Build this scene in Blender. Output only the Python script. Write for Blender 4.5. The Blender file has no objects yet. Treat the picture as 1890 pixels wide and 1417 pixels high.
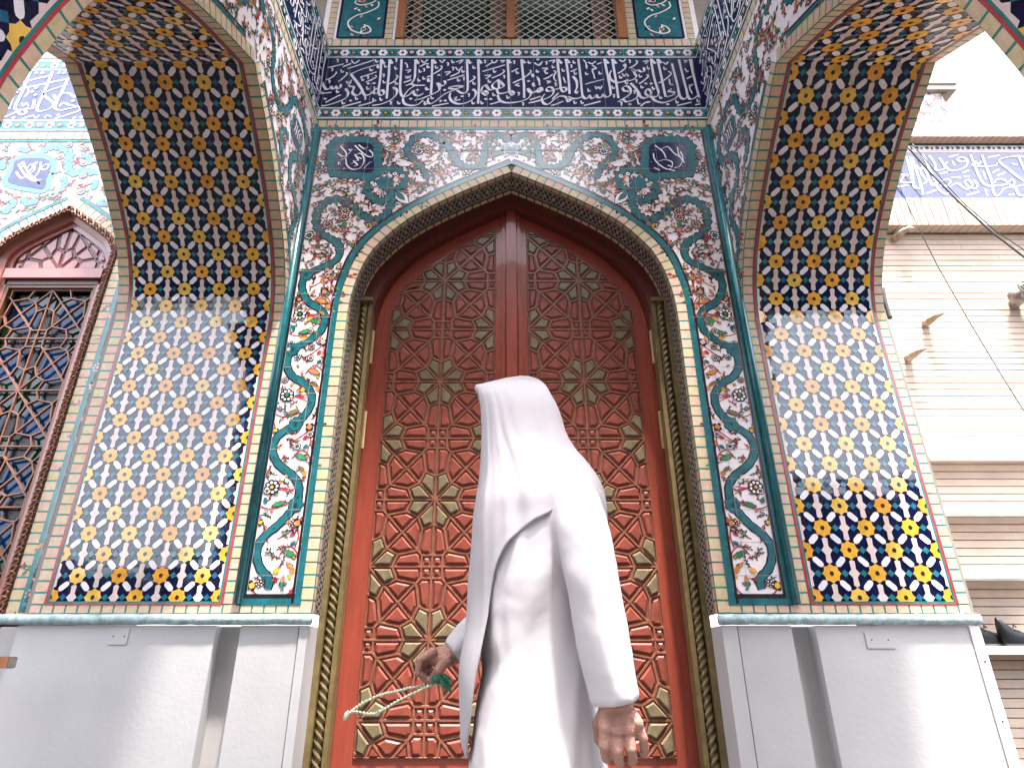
import bpy, bmesh, math, random
from mathutils import Vector, noise
R = random.Random(11)
rad = math.radians
scene = bpy.context.scene
col = scene.collection

# ------------------------------------------------------------------ camera
F, TH, U0, V0 = 1146.64, rad(24.437), 927.3, 708.5          # focal length in photo pixels, tilt, principal point
CX, CH, CD = -0.0737, 1.1, 3.9                              # camera x, height, distance from the facade
cam = bpy.data.cameras.new('camera')
camo = bpy.data.objects.new('camera', cam)
col.objects.link(camo)
camo.location = (CX, -CD, CH)
camo.rotation_euler = (rad(90) + TH, 0, 0)
cam.sensor_width = 36
cam.lens = F / 1890 * 36
cam.shift_x = (945 - U0) / 1890
cam.clip_start = 0.05
cam.clip_end = 500
scene.camera = camo

# ------------------------------------------------------------------ sky, sun, exposure
SUN_EL, SUN_AZ = 74, 25        # sun stands behind the camera, a little to its right
world = bpy.data.worlds.new('World')
scene.world = world
world.use_nodes = True
wt = world.node_tree
bg = wt.nodes['Background']
sky = wt.nodes.new('ShaderNodeTexSky')
sky.sky_type = 'NISHITA'
sky.sun_disc = False
sky.sun_elevation = rad(SUN_EL)
sky.sun_rotation = rad(180 - SUN_AZ)
sky.air_density = 1.0
sky.dust_density = 4.0
sky.ozone_density = 1.0
hs = wt.nodes.new('ShaderNodeHueSaturation')         # a hazy, nearly white sky
hs.inputs['Saturation'].default_value = 0.5
wt.links.new(sky.outputs[0], hs.inputs['Color'])
wt.links.new(hs.outputs[0], bg.inputs[0])
bg.inputs[1].default_value = 0.15
sl = bpy.data.lights.new('sun', 'SUN')
sl.energy = 2.0
sl.angle = rad(4)
sl.color = (1.0, 0.96, 0.9)
so = bpy.data.objects.new('sun', sl)
col.objects.link(so)
sd = Vector((math.sin(rad(SUN_AZ)) * math.cos(rad(SUN_EL)), -math.cos(rad(SUN_AZ)) * math.cos(rad(SUN_EL)), math.sin(rad(SUN_EL))))
so.rotation_euler = (-sd).to_track_quat('-Z', 'Y').to_euler()
scene.view_settings.view_transform = 'Standard'
scene.view_settings.look = 'None'
scene.view_settings.exposure = 3.15
scene.view_settings.gamma = 1

# ------------------------------------------------------------------ small helpers
def fp(px, py, Y=0.0):
    """photo pixel -> (x, z) on the wall plane y = Y"""
    u, v = px - U0, V0 - py
    d = F * math.cos(TH) - v * math.sin(TH)
    t = (Y + CD) / d
    return (CX + u * t, CH + (F * math.sin(TH) + v * math.cos(TH)) * t)

def fp3(px, py, Y):
    x, z = fp(px, py, Y)
    return Vector((x, Y, z))

def tagged(o, label=None, cat=None, group=None, kind=None):
    if label: o['label'] = label
    if cat: o['category'] = cat
    if group: o['group'] = group
    if kind: o['kind'] = kind
    return o

def empty(name, loc, label=None, cat=None, group=None):
    o = bpy.data.objects.new(name, None)
    col.objects.link(o)
    o.location = loc
    o.empty_display_size = 0.1
    return tagged(o, label, cat, group)

def link(name, me, parent=None):
    o = bpy.data.objects.new(name, me)
    col.objects.link(o)
    if parent is not None:
        o.parent = parent
        p = parent
        off = Vector((0, 0, 0))
        while p is not None:
            off += p.location
            p = p.parent
        o.location = -off
    return o

def mat(name, rgb, rough=0.5, spec=0.5, metal=0.0, var=0.12, vscale=9.0, bump=0.0, bscale=60.0, coat=0.0, stretch=None, dirt=None):
    m = bpy.data.materials.new(name)
    m.use_nodes = True
    nt = m.node_tree
    b = nt.nodes['Principled BSDF']
    b.inputs['Roughness'].default_value = rough
    b.inputs['Specular IOR Level'].default_value = spec
    b.inputs['Metallic'].default_value = metal
    b.inputs['Coat Weight'].default_value = coat
    b.inputs['Coat Roughness'].default_value = 0.05
    tc = nt.nodes.new('ShaderNodeTexCoord')
    mp = nt.nodes.new('ShaderNodeMapping')
    nt.links.new(tc.outputs['Object'], mp.inputs[0])
    if stretch: mp.inputs['Scale'].default_value = stretch
    n = nt.nodes.new('ShaderNodeTexNoise')
    n.inputs['Scale'].default_value = vscale
    n.inputs['Detail'].default_value = 6
    nt.links.new(mp.outputs[0], n.inputs['Vector'])
    cr = nt.nodes.new('ShaderNodeValToRGB')
    cr.color_ramp.elements[0].position = 0.3
    cr.color_ramp.elements[1].position = 0.7
    lo = [max(0, c * (1 - var)) for c in rgb]
    hi = [min(1, c * (1 + var)) for c in rgb]
    cr.color_ramp.elements[0].color = (*lo, 1)
    cr.color_ramp.elements[1].color = (*hi, 1)
    nt.links.new(n.outputs[0], cr.inputs[0])
    out = cr.outputs[0]
    if dirt:
        n2 = nt.nodes.new('ShaderNodeTexNoise')
        n2.inputs['Scale'].default_value = dirt[1]
        n2.inputs['Detail'].default_value = 8
        n2.inputs['Roughness'].default_value = 0.65
        nt.links.new(mp.outputs[0], n2.inputs['Vector'])
        r2 = nt.nodes.new('ShaderNodeValToRGB')
        r2.color_ramp.elements[0].position = 0.5
        r2.color_ramp.elements[1].position = 0.72
        nt.links.new(n2.outputs[0], r2.inputs[0])
        mul = nt.nodes.new('ShaderNodeMath')
        mul.operation = 'MULTIPLY'
        mul.inputs[1].default_value = dirt[2]
        nt.links.new(r2.outputs[0], mul.inputs[0])
        mx = nt.nodes.new('ShaderNodeMixRGB')
        mx.inputs[2].default_value = (*dirt[0], 1)
        nt.links.new(out, mx.inputs[1])
        nt.links.new(mul.outputs[0], mx.inputs[0])
        out = mx.outputs[0]
    nt.links.new(out, b.inputs['Base Color'])
    if bump:
        n3 = nt.nodes.new('ShaderNodeTexNoise')
        n3.inputs['Scale'].default_value = bscale
        n3.inputs['Detail'].default_value = 3
        nt.links.new(mp.outputs[0], n3.inputs['Vector'])
        bm = nt.nodes.new('ShaderNodeBump')
        bm.inputs['Strength'].default_value = bump
        bm.inputs['Distance'].default_value = 0.01
        nt.links.new(n3.outputs[0], bm.inputs['Height'])
        nt.links.new(bm.outputs[0], b.inputs['Normal'])
    return m

def glaze(name, rgb, var=0.14, rough=0.07):
    return mat(name, rgb, rough=rough, spec=0.7, var=var, vscale=14, bump=0.03, bscale=22)

M = {}
M['white'] = glaze('glazed_white', (0.80, 0.715, 0.735), 0.05, rough=0.24)
M['bar'] = glaze('glazed_pale_pink', (0.66, 0.52, 0.49), 0.08)
M['hex'] = glaze('glazed_white_bar', (0.76, 0.71, 0.73), 0.05)
M['navy'] = glaze('glazed_navy', (0.004, 0.006, 0.034), 0.6)
M['frieze'] = glaze('glazed_frieze_blue', (0.004, 0.006, 0.050), 0.4, rough=0.10)
M['teal'] = glaze('glazed_teal', (0.010, 0.115, 0.135), 0.3, rough=0.24)
M['tealline'] = glaze('glazed_teal_line', (0.010, 0.155, 0.150), 0.3, rough=0.24)
M['tealdark'] = glaze('glazed_dark_teal', (0.006, 0.045, 0.065), 0.3, rough=0.24)
M['diamond'] = glaze('glazed_diamond_teal', (0.018, 0.155, 0.185), 0.35)
M['yellow'] = glaze('glazed_yellow', (0.70, 0.36, 0.045), 0.22)
M['yellow_b'] = glaze('glazed_orange_yellow', (0.70, 0.31, 0.040), 0.22)
M['yellow_c'] = glaze('glazed_pale_yellow', (0.70, 0.43, 0.085), 0.22)
M['hex_b'] = glaze('glazed_grey_white_bar', (0.66, 0.63, 0.66), 0.06)
M['bar_b'] = glaze('glazed_sand_bar', (0.58, 0.47, 0.42), 0.08)
M['diamond_b'] = glaze('glazed_diamond_blue', (0.016, 0.105, 0.19), 0.35)
M['brown'] = glaze('glazed_dark_brown', (0.035, 0.022, 0.012), 0.3)
M['black'] = glaze('glazed_black', (0.008, 0.009, 0.014), 0.3, rough=0.24)
M['red'] = glaze('glazed_red', (0.36, 0.032, 0.045), 0.25, rough=0.24)
M['maroon'] = glaze('glazed_maroon', (0.15, 0.02, 0.025), 0.3, rough=0.24)
M['orange'] = glaze('glazed_orange', (0.58, 0.20, 0.06), 0.3, rough=0.24)
M['green'] = glaze('glazed_green', (0.03, 0.20, 0.075), 0.3, rough=0.24)
M['olive'] = glaze('glazed_olive', (0.17, 0.13, 0.055), 0.3, rough=0.24)
M['lilac'] = glaze('glazed_pale_rose', (0.60, 0.40, 0.38), 0.15, rough=0.24)
BR = [mat('cream_brick', (0.56, 0.41, 0.28), 0.45, 0.4, var=0.12, vscale=30, bump=0.25, bscale=90),
      mat('pink_brick', (0.57, 0.37, 0.27), 0.45, 0.4, var=0.12, vscale=30, bump=0.25, bscale=90),
      mat('yellow_brick', (0.54, 0.42, 0.24), 0.45, 0.4, var=0.12, vscale=30, bump=0.25, bscale=90)]
M['joint'] = mat('teal_joint', (0.02, 0.19, 0.17), 0.4, var=0.35, vscale=20)
M['grout'] = mat('grey_grout', (0.30, 0.27, 0.22), 0.8, var=0.2, vscale=20)
M['plaster'] = mat('white_painted_plaster', (0.45, 0.43, 0.425), 0.55, 0.3, var=0.05, vscale=3, bump=0.12, bscale=45, dirt=((0.40, 0.38, 0.37), 2.6, 0.22))
M['ledge'] = mat('weathered_teal_white_ledge', (0.36, 0.46, 0.46), 0.5, var=0.3, vscale=25, bump=0.3, bscale=50, dirt=((0.05, 0.16, 0.16), 18, 0.7))
M['door'] = mat('oxblood_lacquered_wood', (0.275, 0.051, 0.030), 0.40, 0.35, var=0.16, vscale=6, bump=0.06, bscale=40, stretch=(6, 6, 0.6), coat=0.25)
M['doorframe'] = mat('dark_maroon_wood', (0.10, 0.018, 0.014), 0.36, 0.45, var=0.2, vscale=6, bump=0.06, stretch=(6, 6, 0.6), coat=0.15)
M['strap'] = mat('tan_strapwork', (0.22, 0.082, 0.048), 0.4, 0.45, var=0.28, vscale=25)
M['pad'] = mat('red_carved_panel', (0.225, 0.050, 0.031), 0.46, 0.4, var=0.24, vscale=14, bump=0.1, bscale=30, coat=0.0)
M['groove'] = mat('dark_groove', (0.17, 0.044, 0.028), 0.5, var=0.3, vscale=20)
M['gold'] = mat('olive_gold_paint', (0.15, 0.106, 0.042), 0.42, 0.5, var=0.25, vscale=18, bump=0.1)
M['goldp'] = mat('dull_gold_petal', (0.165, 0.125, 0.070), 0.42, 0.5, var=0.25, vscale=22, bump=0.08)
M['brass'] = mat('brass', (0.45, 0.30, 0.15), 0.4, 0.5, metal=0.5, var=0.15)
M['robe'] = mat('white_cotton', (0.385, 0.357, 0.370), 0.85, 0.2, var=0.03, vscale=6, bump=0.10, bscale=600)
M['scarf'] = mat('white_headscarf_cotton', (0.335, 0.31, 0.322), 0.85, 0.2, var=0.03, vscale=6, bump=0.10, bscale=600)
M['skin'] = mat('skin', (0.265, 0.135, 0.104), 0.55, 0.35, var=0.22, vscale=28, bump=0.3, bscale=160)
M['hair'] = mat('black_hair', (0.012, 0.010, 0.009), 0.5)
M['bead'] = mat('pale_green_white_bead', (0.42, 0.47, 0.35), 0.4, var=0.08)
M['tassel'] = mat('green_tassel_thread', (0.010, 0.09, 0.05), 0.7, var=0.3)
M['beige'] = [mat('beige_brick', (0.54, 0.43, 0.355), 0.75, 0.3, var=0.09, vscale=5, bump=0.2, bscale=70),
              mat('beige_brick_warm', (0.56, 0.435, 0.35), 0.75, 0.3, var=0.09, vscale=5, bump=0.2, bscale=70)]
M['mortar'] = mat('brown_mortar', (0.22, 0.155, 0.12), 0.9, var=0.3, vscale=14)
M['shelfwhite'] = mat('white_painted_shelf', (0.80, 0.77, 0.76), 0.5, var=0.04, vscale=8)
M['leather'] = mat('black_leather', (0.003, 0.004, 0.0045), 0.4, 0.25, var=0.3, bump=0.1)
M['wood'] = mat('orange_brown_wood', (0.34, 0.13, 0.055), 0.42, 0.4, var=0.2, vscale=8, stretch=(5, 5, 0.7))
M['winframe'] = mat('red_brown_window_wood', (0.17, 0.065, 0.033), 0.45, 0.45, var=0.18, vscale=8, coat=0.15)
M['winpink'] = mat('rose_brown_painted_wood', (0.29, 0.105, 0.090), 0.28, 0.55, var=0.1, vscale=8, coat=0.4)
M['terracotta'] = mat('terracotta_knotwork', (0.19, 0.080, 0.045), 0.6, var=0.25, vscale=30)
M['knot'] = mat('grey_beige_knotwork', (0.30, 0.25, 0.22), 0.5, var=0.3, vscale=25)
M['knotdark'] = mat('dark_band', (0.018, 0.017, 0.016), 0.6)
M['glassgreen'] = mat('dark_green_glass', (0.006, 0.022, 0.018), 0.12, 0.6, var=0.6, vscale=3)
M['gblue'] = mat('blue_stained_glass', (0.004, 0.034, 0.115), 0.10, 0.35, var=0.35, vscale=4)
M['gpurple'] = mat('dark_purple_textured_glass', (0.006, 0.0035, 0.005), 0.22, 0.3, var=0.7, vscale=16, bump=0.4, bscale=30)
M['ggreen'] = mat('green_stained_glass', (0.003, 0.016, 0.007), 0.12, 0.6, var=0.5, vscale=6)
M['wire'] = mat('galvanised_wire', (0.50, 0.49, 0.44), 0.5, 0.5, var=0.15)
M['cable'] = mat('dark_cable', (0.05, 0.055, 0.05), 0.6, var=0.3)
M['metal'] = mat('grey_weathered_metal', (0.26, 0.23, 0.20), 0.5, 0.5, metal=0.3, var=0.35, vscale=20)
M['stub'] = mat('rust_stained_beige_metal', (0.40, 0.30, 0.22), 0.7, 0.3, var=0.3, vscale=18)
M['darkmetal'] = mat('dark_grey_metal', (0.09, 0.09, 0.09), 0.5, 0.5, metal=0.2, var=0.3)
M['stone'] = mat('dark_asphalt', (0.016, 0.016, 0.016), 0.95, 0.0, var=0.2, vscale=2, bump=0.2, bscale=30)
M['stone_pale'] = mat('grey_stone_floor', (0.10, 0.097, 0.093), 0.6, var=0.15, vscale=2)
M['hazeblue'] = glaze('haze_lightened_blue', (0.045, 0.052, 0.13), 0.3)  # frieze blue with glare haze lightened into its colour
M['navywall'] = mat('dark_tiled_wall', (0.05, 0.06, 0.09), 0.5, var=0.3)
M['tilejoint'] = mat('tile_joint', (0.26, 0.24, 0.24), 0.8)
M['buff'] = mat('buff_render', (0.24, 0.20, 0.17), 0.8, var=0.1, vscale=3)

# ------------------------------------------------------------------ 2D curves and inlay meshes
def smooth(pts, n=5, closed=False):
    """Catmull-Rom through pts"""
    out = []
    N = len(pts)
    if N < 3 and not closed:
        return [tuple(p[:2]) for p in pts]
    rng = range(N if closed else N - 1)
    for i in rng:
        if closed:
            p0, p1, p2, p3 = (pts[(i + k) % N] for k in (-1, 0, 1, 2))
        else:
            p1, p2 = pts[i], pts[i + 1]
            p0 = pts[i - 1] if i > 0 else (2 * p1[0] - p2[0], 2 * p1[1] - p2[1])
            p3 = pts[i + 2] if i + 2 < N else (2 * p2[0] - p1[0], 2 * p2[1] - p1[1])
        for k in range(n):
            t = k / n
            a = [0.5 * (2 * p1[j] + (p2[j] - p0[j]) * t + (2 * p0[j] - 5 * p1[j] + 4 * p2[j] - p3[j]) * t * t + (3 * p1[j] - p0[j] - 3 * p2[j] + p3[j]) * t ** 3) for j in (0, 1)]
            out.append(tuple(a))
    if not closed:
        out.append(tuple(pts[-1][:2]))
    return out

def resample(pts, step):
    out = [pts[0]]
    acc = 0.0
    for a, b in zip(pts, pts[1:]):
        L = math.hypot(b[0] - a[0], b[1] - a[1])
        if L < 1e-9: continue
        d = step - acc
        while d <= L + 1e-9:
            out.append((a[0] + (b[0] - a[0]) * d / L, a[1] + (b[1] - a[1]) * d / L))
            d += step
        acc = L - (d - step)
    return out

def length(pts):
    return sum(math.hypot(b[0] - a[0], b[1] - a[1]) for a, b in zip(pts, pts[1:]))

def offset(pts, d):
    """offset an open polyline to its left by d"""
    out = []
    n = len(pts)
    for i in range(n):
        a, b = pts[max(0, i - 1)], pts[min(n - 1, i + 1)]
        tx, ty = b[0] - a[0], b[1] - a[1]
        L = math.hypot(tx, ty) or 1
        out.append((pts[i][0] - ty / L * d, pts[i][1] + tx / L * d))
    return out

def clip(poly, clipper):
    """Sutherland-Hodgman, clipper convex and counter-clockwise"""
    out = list(poly)
    n = len(clipper)
    for i in range(n):
        a, b = clipper[i], clipper[(i + 1) % n]
        inp, out = out, []
        if not inp: return []
        def side(p): return (b[0] - a[0]) * (p[1] - a[1]) - (b[1] - a[1]) * (p[0] - a[0])
        for j in range(len(inp)):
            p, q = inp[j - 1], inp[j]
            sp, sq = side(p), side(q)
            if (sp >= 0) != (sq >= 0):
                t = sp / (sp - sq)
                out.append((p[0] + (q[0] - p[0]) * t, p[1] + (q[1] - p[1]) * t))
            if sq >= 0: out.append(q)
    res = []
    for p in out:
        if not res or math.hypot(p[0] - res[-1][0], p[1] - res[-1][1]) > 1e-5: res.append(p)
    if len(res) > 1 and math.hypot(res[0][0] - res[-1][0], res[0][1] - res[-1][1]) < 1e-5: res.pop()
    return res if len(res) > 2 else []

def rect(a, b, c, d): return [(a, b), (c, b), (c, d), (a, d)]

def area(p):
    return 0.5 * sum(p[i - 1][0] * p[i][1] - p[i][0] * p[i - 1][1] for i in range(len(p)))

def inset(poly, d):
    """inset of a convex polygon"""
    if area(poly) < 0: poly = poly[::-1]
    n = len(poly)
    big = poly
    out = list(poly)
    for i in range(n):
        a, b = poly[i], poly[(i + 1) % n]
        tx, ty = b[0] - a[0], b[1] - a[1]
        L = math.hypot(tx, ty)
        if L < 1e-6: continue
        nx, ny = -ty / L * d, tx / L * d
        # half plane clip
        inp, out = out, []
        def side(p): return tx * (p[1] - a[1] - ny) - ty * (p[0] - a[0] - nx)
        for j in range(len(inp)):
            p, q = inp[j - 1], inp[j]
            sp, sq = side(p), side(q)
            if (sp >= 0) != (sq >= 0):
                t = sp / (sp - sq)
                out.append((p[0] + (q[0] - p[0]) * t, p[1] + (q[1] - p[1]) * t))
            if sq >= 0: out.append(q)
        if not out: return []
    return out if len(out) > 2 and abs(area(out)) > 1e-5 else []

class Inlay:
    """flat shapes drawn on a surface; fn(u, v, h) places them in space, h is the height off the surface"""
    def __init__(s, fn, base=0.0):
        s.fn, s.base = fn, base
        s.v, s.f, s.mi, s.mats, s.k = [], [], [], [], 0
        s.clipper = None
    def mid(s, m):
        if m not in s.mats: s.mats.append(m)
        return s.mats.index(m)
    def h(s, L):
        s.k += 1
        return s.base + L * 0.0013 + (s.k % 24) * 0.00005
    def poly(s, pts, m, L=1, h=None, tilt=0.0):
        if s.clipper: pts = clip(pts, s.clipper)
        if len(pts) < 3: return
        if h is None: h = s.h(L)
        if area(pts) < 0: pts = pts[::-1]
        i = len(s.v)
        if tilt:
            ax, ay = R.uniform(-tilt, tilt), R.uniform(-tilt, tilt)
            mx, my = sum(p[0] for p in pts) / len(pts), sum(p[1] for p in pts) / len(pts)
            s.v += [s.fn(p[0], p[1], h + ax * (p[0] - mx) + ay * (p[1] - my)) for p in pts]
        else:
            s.v += [s.fn(p[0], p[1], h) for p in pts]
        s.f.append(list(range(i, i + len(pts))))
        s.mi.append(s.mid(m))
    def ribbon(s, pts, w, m, L=1, n=5, taper=None, nib=None, jag=0.0, closed=False, raw=False):
        p = list(pts) if raw else smooth(pts, n, closed)
        if closed: p = p + [p[0]]
        N = len(p)
        if N < 2: return
        h = s.h(L)
        left, right = [], []
        for i in range(N):
            a, b = p[max(0, i - 1)], p[min(N - 1, i + 1)]
            if closed and i in (0, N - 1): a, b = p[N - 2], p[1]
            tx, ty = b[0] - a[0], b[1] - a[1]
            q = math.hypot(tx, ty) or 1
            nx, ny = -ty / q, tx / q
            ww = w
            if nib is not None:
                ww = w * max(0.36, abs(math.sin(math.atan2(ty, tx) - nib)))
            if taper:
                t = i / (N - 1)
                ww *= taper[0] + (taper[1] - taper[0]) * t if len(taper) == 2 else \
                    (taper[0] + (taper[1] - taper[0]) * t * 2 if t < .5 else taper[1] + (taper[2] - taper[1]) * (t * 2 - 1))
            j = 1 + (jag if i % 2 else 0)
            left.append((p[i][0] + nx * ww / 2 * j, p[i][1] + ny * ww / 2 * j))
            right.append((p[i][0] - nx * ww / 2 * j, p[i][1] - ny * ww / 2 * j))
        for i in range(N - 1):
            q = [right[i], right[i + 1], left[i + 1], left[i]]
            if abs(area(q)) > 1e-9: s.poly(q, m, h=h)
    def disc(s, x, y, r, m, L=2, n=10, sy=1.0, rot=0.0):
        c, d = math.cos(rot), math.sin(rot)
        pts = []
        for i in range(n):
            a = 2 * math.pi * i / n
            px, py = r * math.cos(a), r * sy * math.sin(a)
            pts.append((x + px * c - py * d, y + px * d + py * c))
        s.poly(pts, m, L)
    def leaf(s, x, y, a, ln, wd, m, L=2):
        prof = [(0, 0), (.25, .42), (.5, .5), (.75, .33), (1, 0), (.75, -.33), (.5, -.5), (.25, -.42)]
        c, d = math.cos(a), math.sin(a)
        s.poly([(x + p * ln * c - q * wd * d, y + p * ln * d + q * wd * c) for p, q in prof], m, L)
    def build(s, name, parent=None):
        me = bpy.data.meshes.new(name)
        me.from_pydata(s.v, [], s.f)
        for m in s.mats: me.materials.append(m)
        me.polygons.foreach_set('material_index', s.mi)
        me.update()
        return link(name, me, parent)

def bricks(il, path, d0, d1, step, gap=0.011, joint=None, L=1, back=True, mats=None):
    """a course of bricks along an open path, between offsets d0 and d1 (to its left)"""
    joint = joint or M['joint']
    mats = mats or BR
    ln = length(path)
    n = max(1, round(ln / step))
    sub = 3
    p = resample(path, ln / (n * sub))
    while len(p) < n * sub + 1: p.append(path[-1])
    a, b = offset(p, d0), offset(p, d1)
    if back:
        for i in range(len(p) - 1):
            il.poly([a[i], a[i + 1], b[i + 1], b[i]], joint, h=il.base + (L - 1) * 0.0013 + 0.0005)
    g = gap / (ln / n) * sub / 2
    def at(q, t):
        i = min(int(t), len(q) - 2)
        f = t - i
        return (q[i][0] + (q[i + 1][0] - q[i][0]) * f, q[i][1] + (q[i + 1][1] - q[i][1]) * f)
    e = 0.04 * (d1 - d0)
    ai, bi = offset(p, d0 + e), offset(p, d1 - e)
    for k in range(n):
        t0, t1 = k * sub + g, (k + 1) * sub - g
        il.poly([at(ai, t0), at(ai, t1), at(bi, t1), at(bi, t0)], R.choices(mats, [5, 3, 3])[0], h=il.base + L * 0.0013 + R.random() * 0.0009)

class MB:
    """solid mesh builder"""
    def __init__(s): s.v, s.f, s.mi, s.mats, s.cur = [], [], [], [], 0
    def use(s, m):
        if m not in s.mats: s.mats.append(m)
        s.cur = s.mats.index(m)
        return s
    def face(s, pts):
        i = len(s.v)
        s.v += [tuple(p) for p in pts]
        s.f.append(list(range(i, i + len(pts))))
        s.mi.append(s.cur)
    def box(s, x0, y0, z0, x1, y1, z1, bev=0.0):
        if x0 > x1: x0, x1 = x1, x0
        if y0 > y1: y0, y1 = y1, y0
        if z0 > z1: z0, z1 = z1, z0
        P = lambda i, j, k: ((x0, x1)[i], (y0, y1)[j], (z0, z1)[k])
        for q in (((0, 0, 0), (0, 1, 0), (1, 1, 0), (1, 0, 0)), ((0, 0, 1), (1, 0, 1), (1, 1, 1), (0, 1, 1)),
                  ((0, 0, 0), (1, 0, 0), (1, 0, 1), (0, 0, 1)), ((0, 1, 0), (0, 1, 1), (1, 1, 1), (1, 1, 0)),
                  ((0, 0, 0), (0, 0, 1), (0, 1, 1), (0, 1, 0)), ((1, 0, 0), (1, 1, 0), (1, 1, 1), (1, 0, 1))):
            s.face([P(*c) for c in q])
    def pad(s, poly, fn, h0, h1, ins):
        """raised block with bevelled sides"""
        if area(poly) < 0: poly = poly[::-1]
        top = inset(poly, ins)
        if not top or len(top) != len(poly):
            top = poly if not top else top
        if len(top) == len(poly):
            # pair the corners
            k = min(range(len(top)), key=lambda i: (top[i][0] - poly[0][0]) ** 2 + (top[i][1] - poly[0][1]) ** 2)
            top = top[k:] + top[:k]
            n = len(poly)
            for i in range(n):
                j = (i + 1) % n
                s.face([fn(*poly[i], h0), fn(*poly[j], h0), fn(*top[j], h1), fn(*top[i], h1)])
        s.face([fn(*p, h1) for p in top])
    def tube(s, pts, r, n=8, cap=True):
        pts = [Vector(p) for p in pts]
        rs = r if isinstance(r, (list, tuple)) else [r] * len(pts)
        rings = []
        ref = None
        for i, p in enumerate(pts):
            t = (pts[min(i + 1, len(pts) - 1)] - pts[max(i - 1, 0)]).normalized()
            if ref is None:
                ref = t.orthogonal().normalized()
            ref = (ref - t * ref.dot(t)).normalized()
            b = t.cross(ref)
            i0 = len(s.v)
            for k in range(n):
                a = 2 * math.pi * k / n
                s.v.append(tuple(p + (ref * math.cos(a) + b * math.sin(a)) * rs[i]))
            rings.append(i0)
        for a, b in zip(rings, rings[1:]):
            for k in range(n):
                s.f.append([a + k, a + (k + 1) % n, b + (k + 1) % n, b + k])
                s.mi.append(s.cur)
        if cap:
            s.f.append([rings[0] + k for k in range(n)][::-1]); s.mi.append(s.cur)
            s.f.append([rings[-1] + k for k in range(n)]); s.mi.append(s.cur)
    def ball(s, c, r, n=8, sc=(1, 1, 1)):
        c = Vector(c)
        i0 = len(s.v)
        m = max(4, n // 2 + 1)
        for i in range(m + 1):
            th = math.pi * i / m
            for k in range(n):
                a = 2 * math.pi * k / n
                s.v.append((c.x + r * sc[0] * math.sin(th) * math.cos(a), c.y + r * sc[1] * math.sin(th) * math.sin(a), c.z + r * sc[2] * math.cos(th)))
        for i in range(m):
            for k in range(n):
                s.f.append([i0 + i * n + k, i0 + (i + 1) * n + k, i0 + (i + 1) * n + (k + 1) % n, i0 + i * n + (k + 1) % n])
                s.mi.append(s.cur)
    def build(s, name, parent=None, smooth_=False, bevel=0.0):
        me = bpy.data.meshes.new(name)
        me.from_pydata(s.v, [], s.f)
        for m in s.mats: me.materials.append(m)
        me.polygons.foreach_set('material_index', s.mi)
        if smooth_: me.polygons.foreach_set('use_smooth', [True] * len(s.f))
        me.update()
        o = link(name, me, parent)
        if bevel:
            b = o.modifiers.new('bevel', 'BEVEL')
            b.width = bevel
            b.segments = 2
            b.limit_method = 'ANGLE'
            b.angle_limit = rad(50)
        return o

# ------------------------------------------------------------------ profiles
ARC = [(0, 3.36), (-.02, 3.47), (-.08, 3.66), (-.21, 3.875), (-.40, 4.075), (-.585, 4.24), (-.755, 4.37), (-.935, 4.49), (-1.13, 4.615)]
ARC_S = smooth(ARC, 6)
DOOR_IN = [(1.2, 1.385), (1.2, 2.2), (1.2, 3.0), (1.2, 3.40), (1.187, 3.60), (1.150, 3.79), (1.10, 3.93), (1.025, 4.06), (.843, 4.265), (.60, 4.445), (.30, 4.62), (0, 4.774)]
DOOR_OUT = [(1.292, 1.44), (1.292, 2.2), (1.292, 3.0), (1.292, 3.37), (1.283, 3.63), (1.25, 3.81), (1.215, 3.935), (1.145, 4.075), (1.035, 4.205), (.848, 4.375), (.606, 4.545), (.31, 4.715), (0, 4.878)]
DIN = smooth(DOOR_IN, 5)
DOUT = smooth(DOOR_OUT, 5)

def mirror(p): return [(-x, y) for x, y in p]

class Path3:
    """arc-length table of a (y, z) profile for bending inlay round an arch"""
    def __init__(s, pts):
        s.p = pts
        s.L = [0]
        for a, b in zip(pts, pts[1:]): s.L.append(s.L[-1] + math.hypot(b[0] - a[0], b[1] - a[1]))
        n = len(pts)
        s.t = []
        for i in range(n):
            a, b = pts[max(0, i - 1)], pts[min(n - 1, i + 1)]
            d = (b[0] - a[0], b[1] - a[1])
            q = math.hypot(*d)
            s.t.append((d[0] / q, d[1] / q))
    def at(s, v):
        v = max(0, min(s.L[-1] - 1e-6, v))
        lo, hi = 0, len(s.L) - 1
        while hi - lo > 1:
            m = (lo + hi) // 2
            if s.L[m] <= v: lo = m
            else: hi = m
        f = (v - s.L[lo]) / (s.L[hi] - s.L[lo])
        y = s.p[lo][0] + (s.p[hi][0] - s.p[lo][0]) * f
        z = s.p[lo][1] + (s.p[hi][1] - s.p[lo][1]) * f
        tx = s.t[lo][0] * (1 - f) + s.t[hi][0] * f
        tz = s.t[lo][1] * (1 - f) + s.t[hi][1] * f
        q = math.hypot(tx, tz)
        return y, z, tx / q, tz / q

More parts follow.
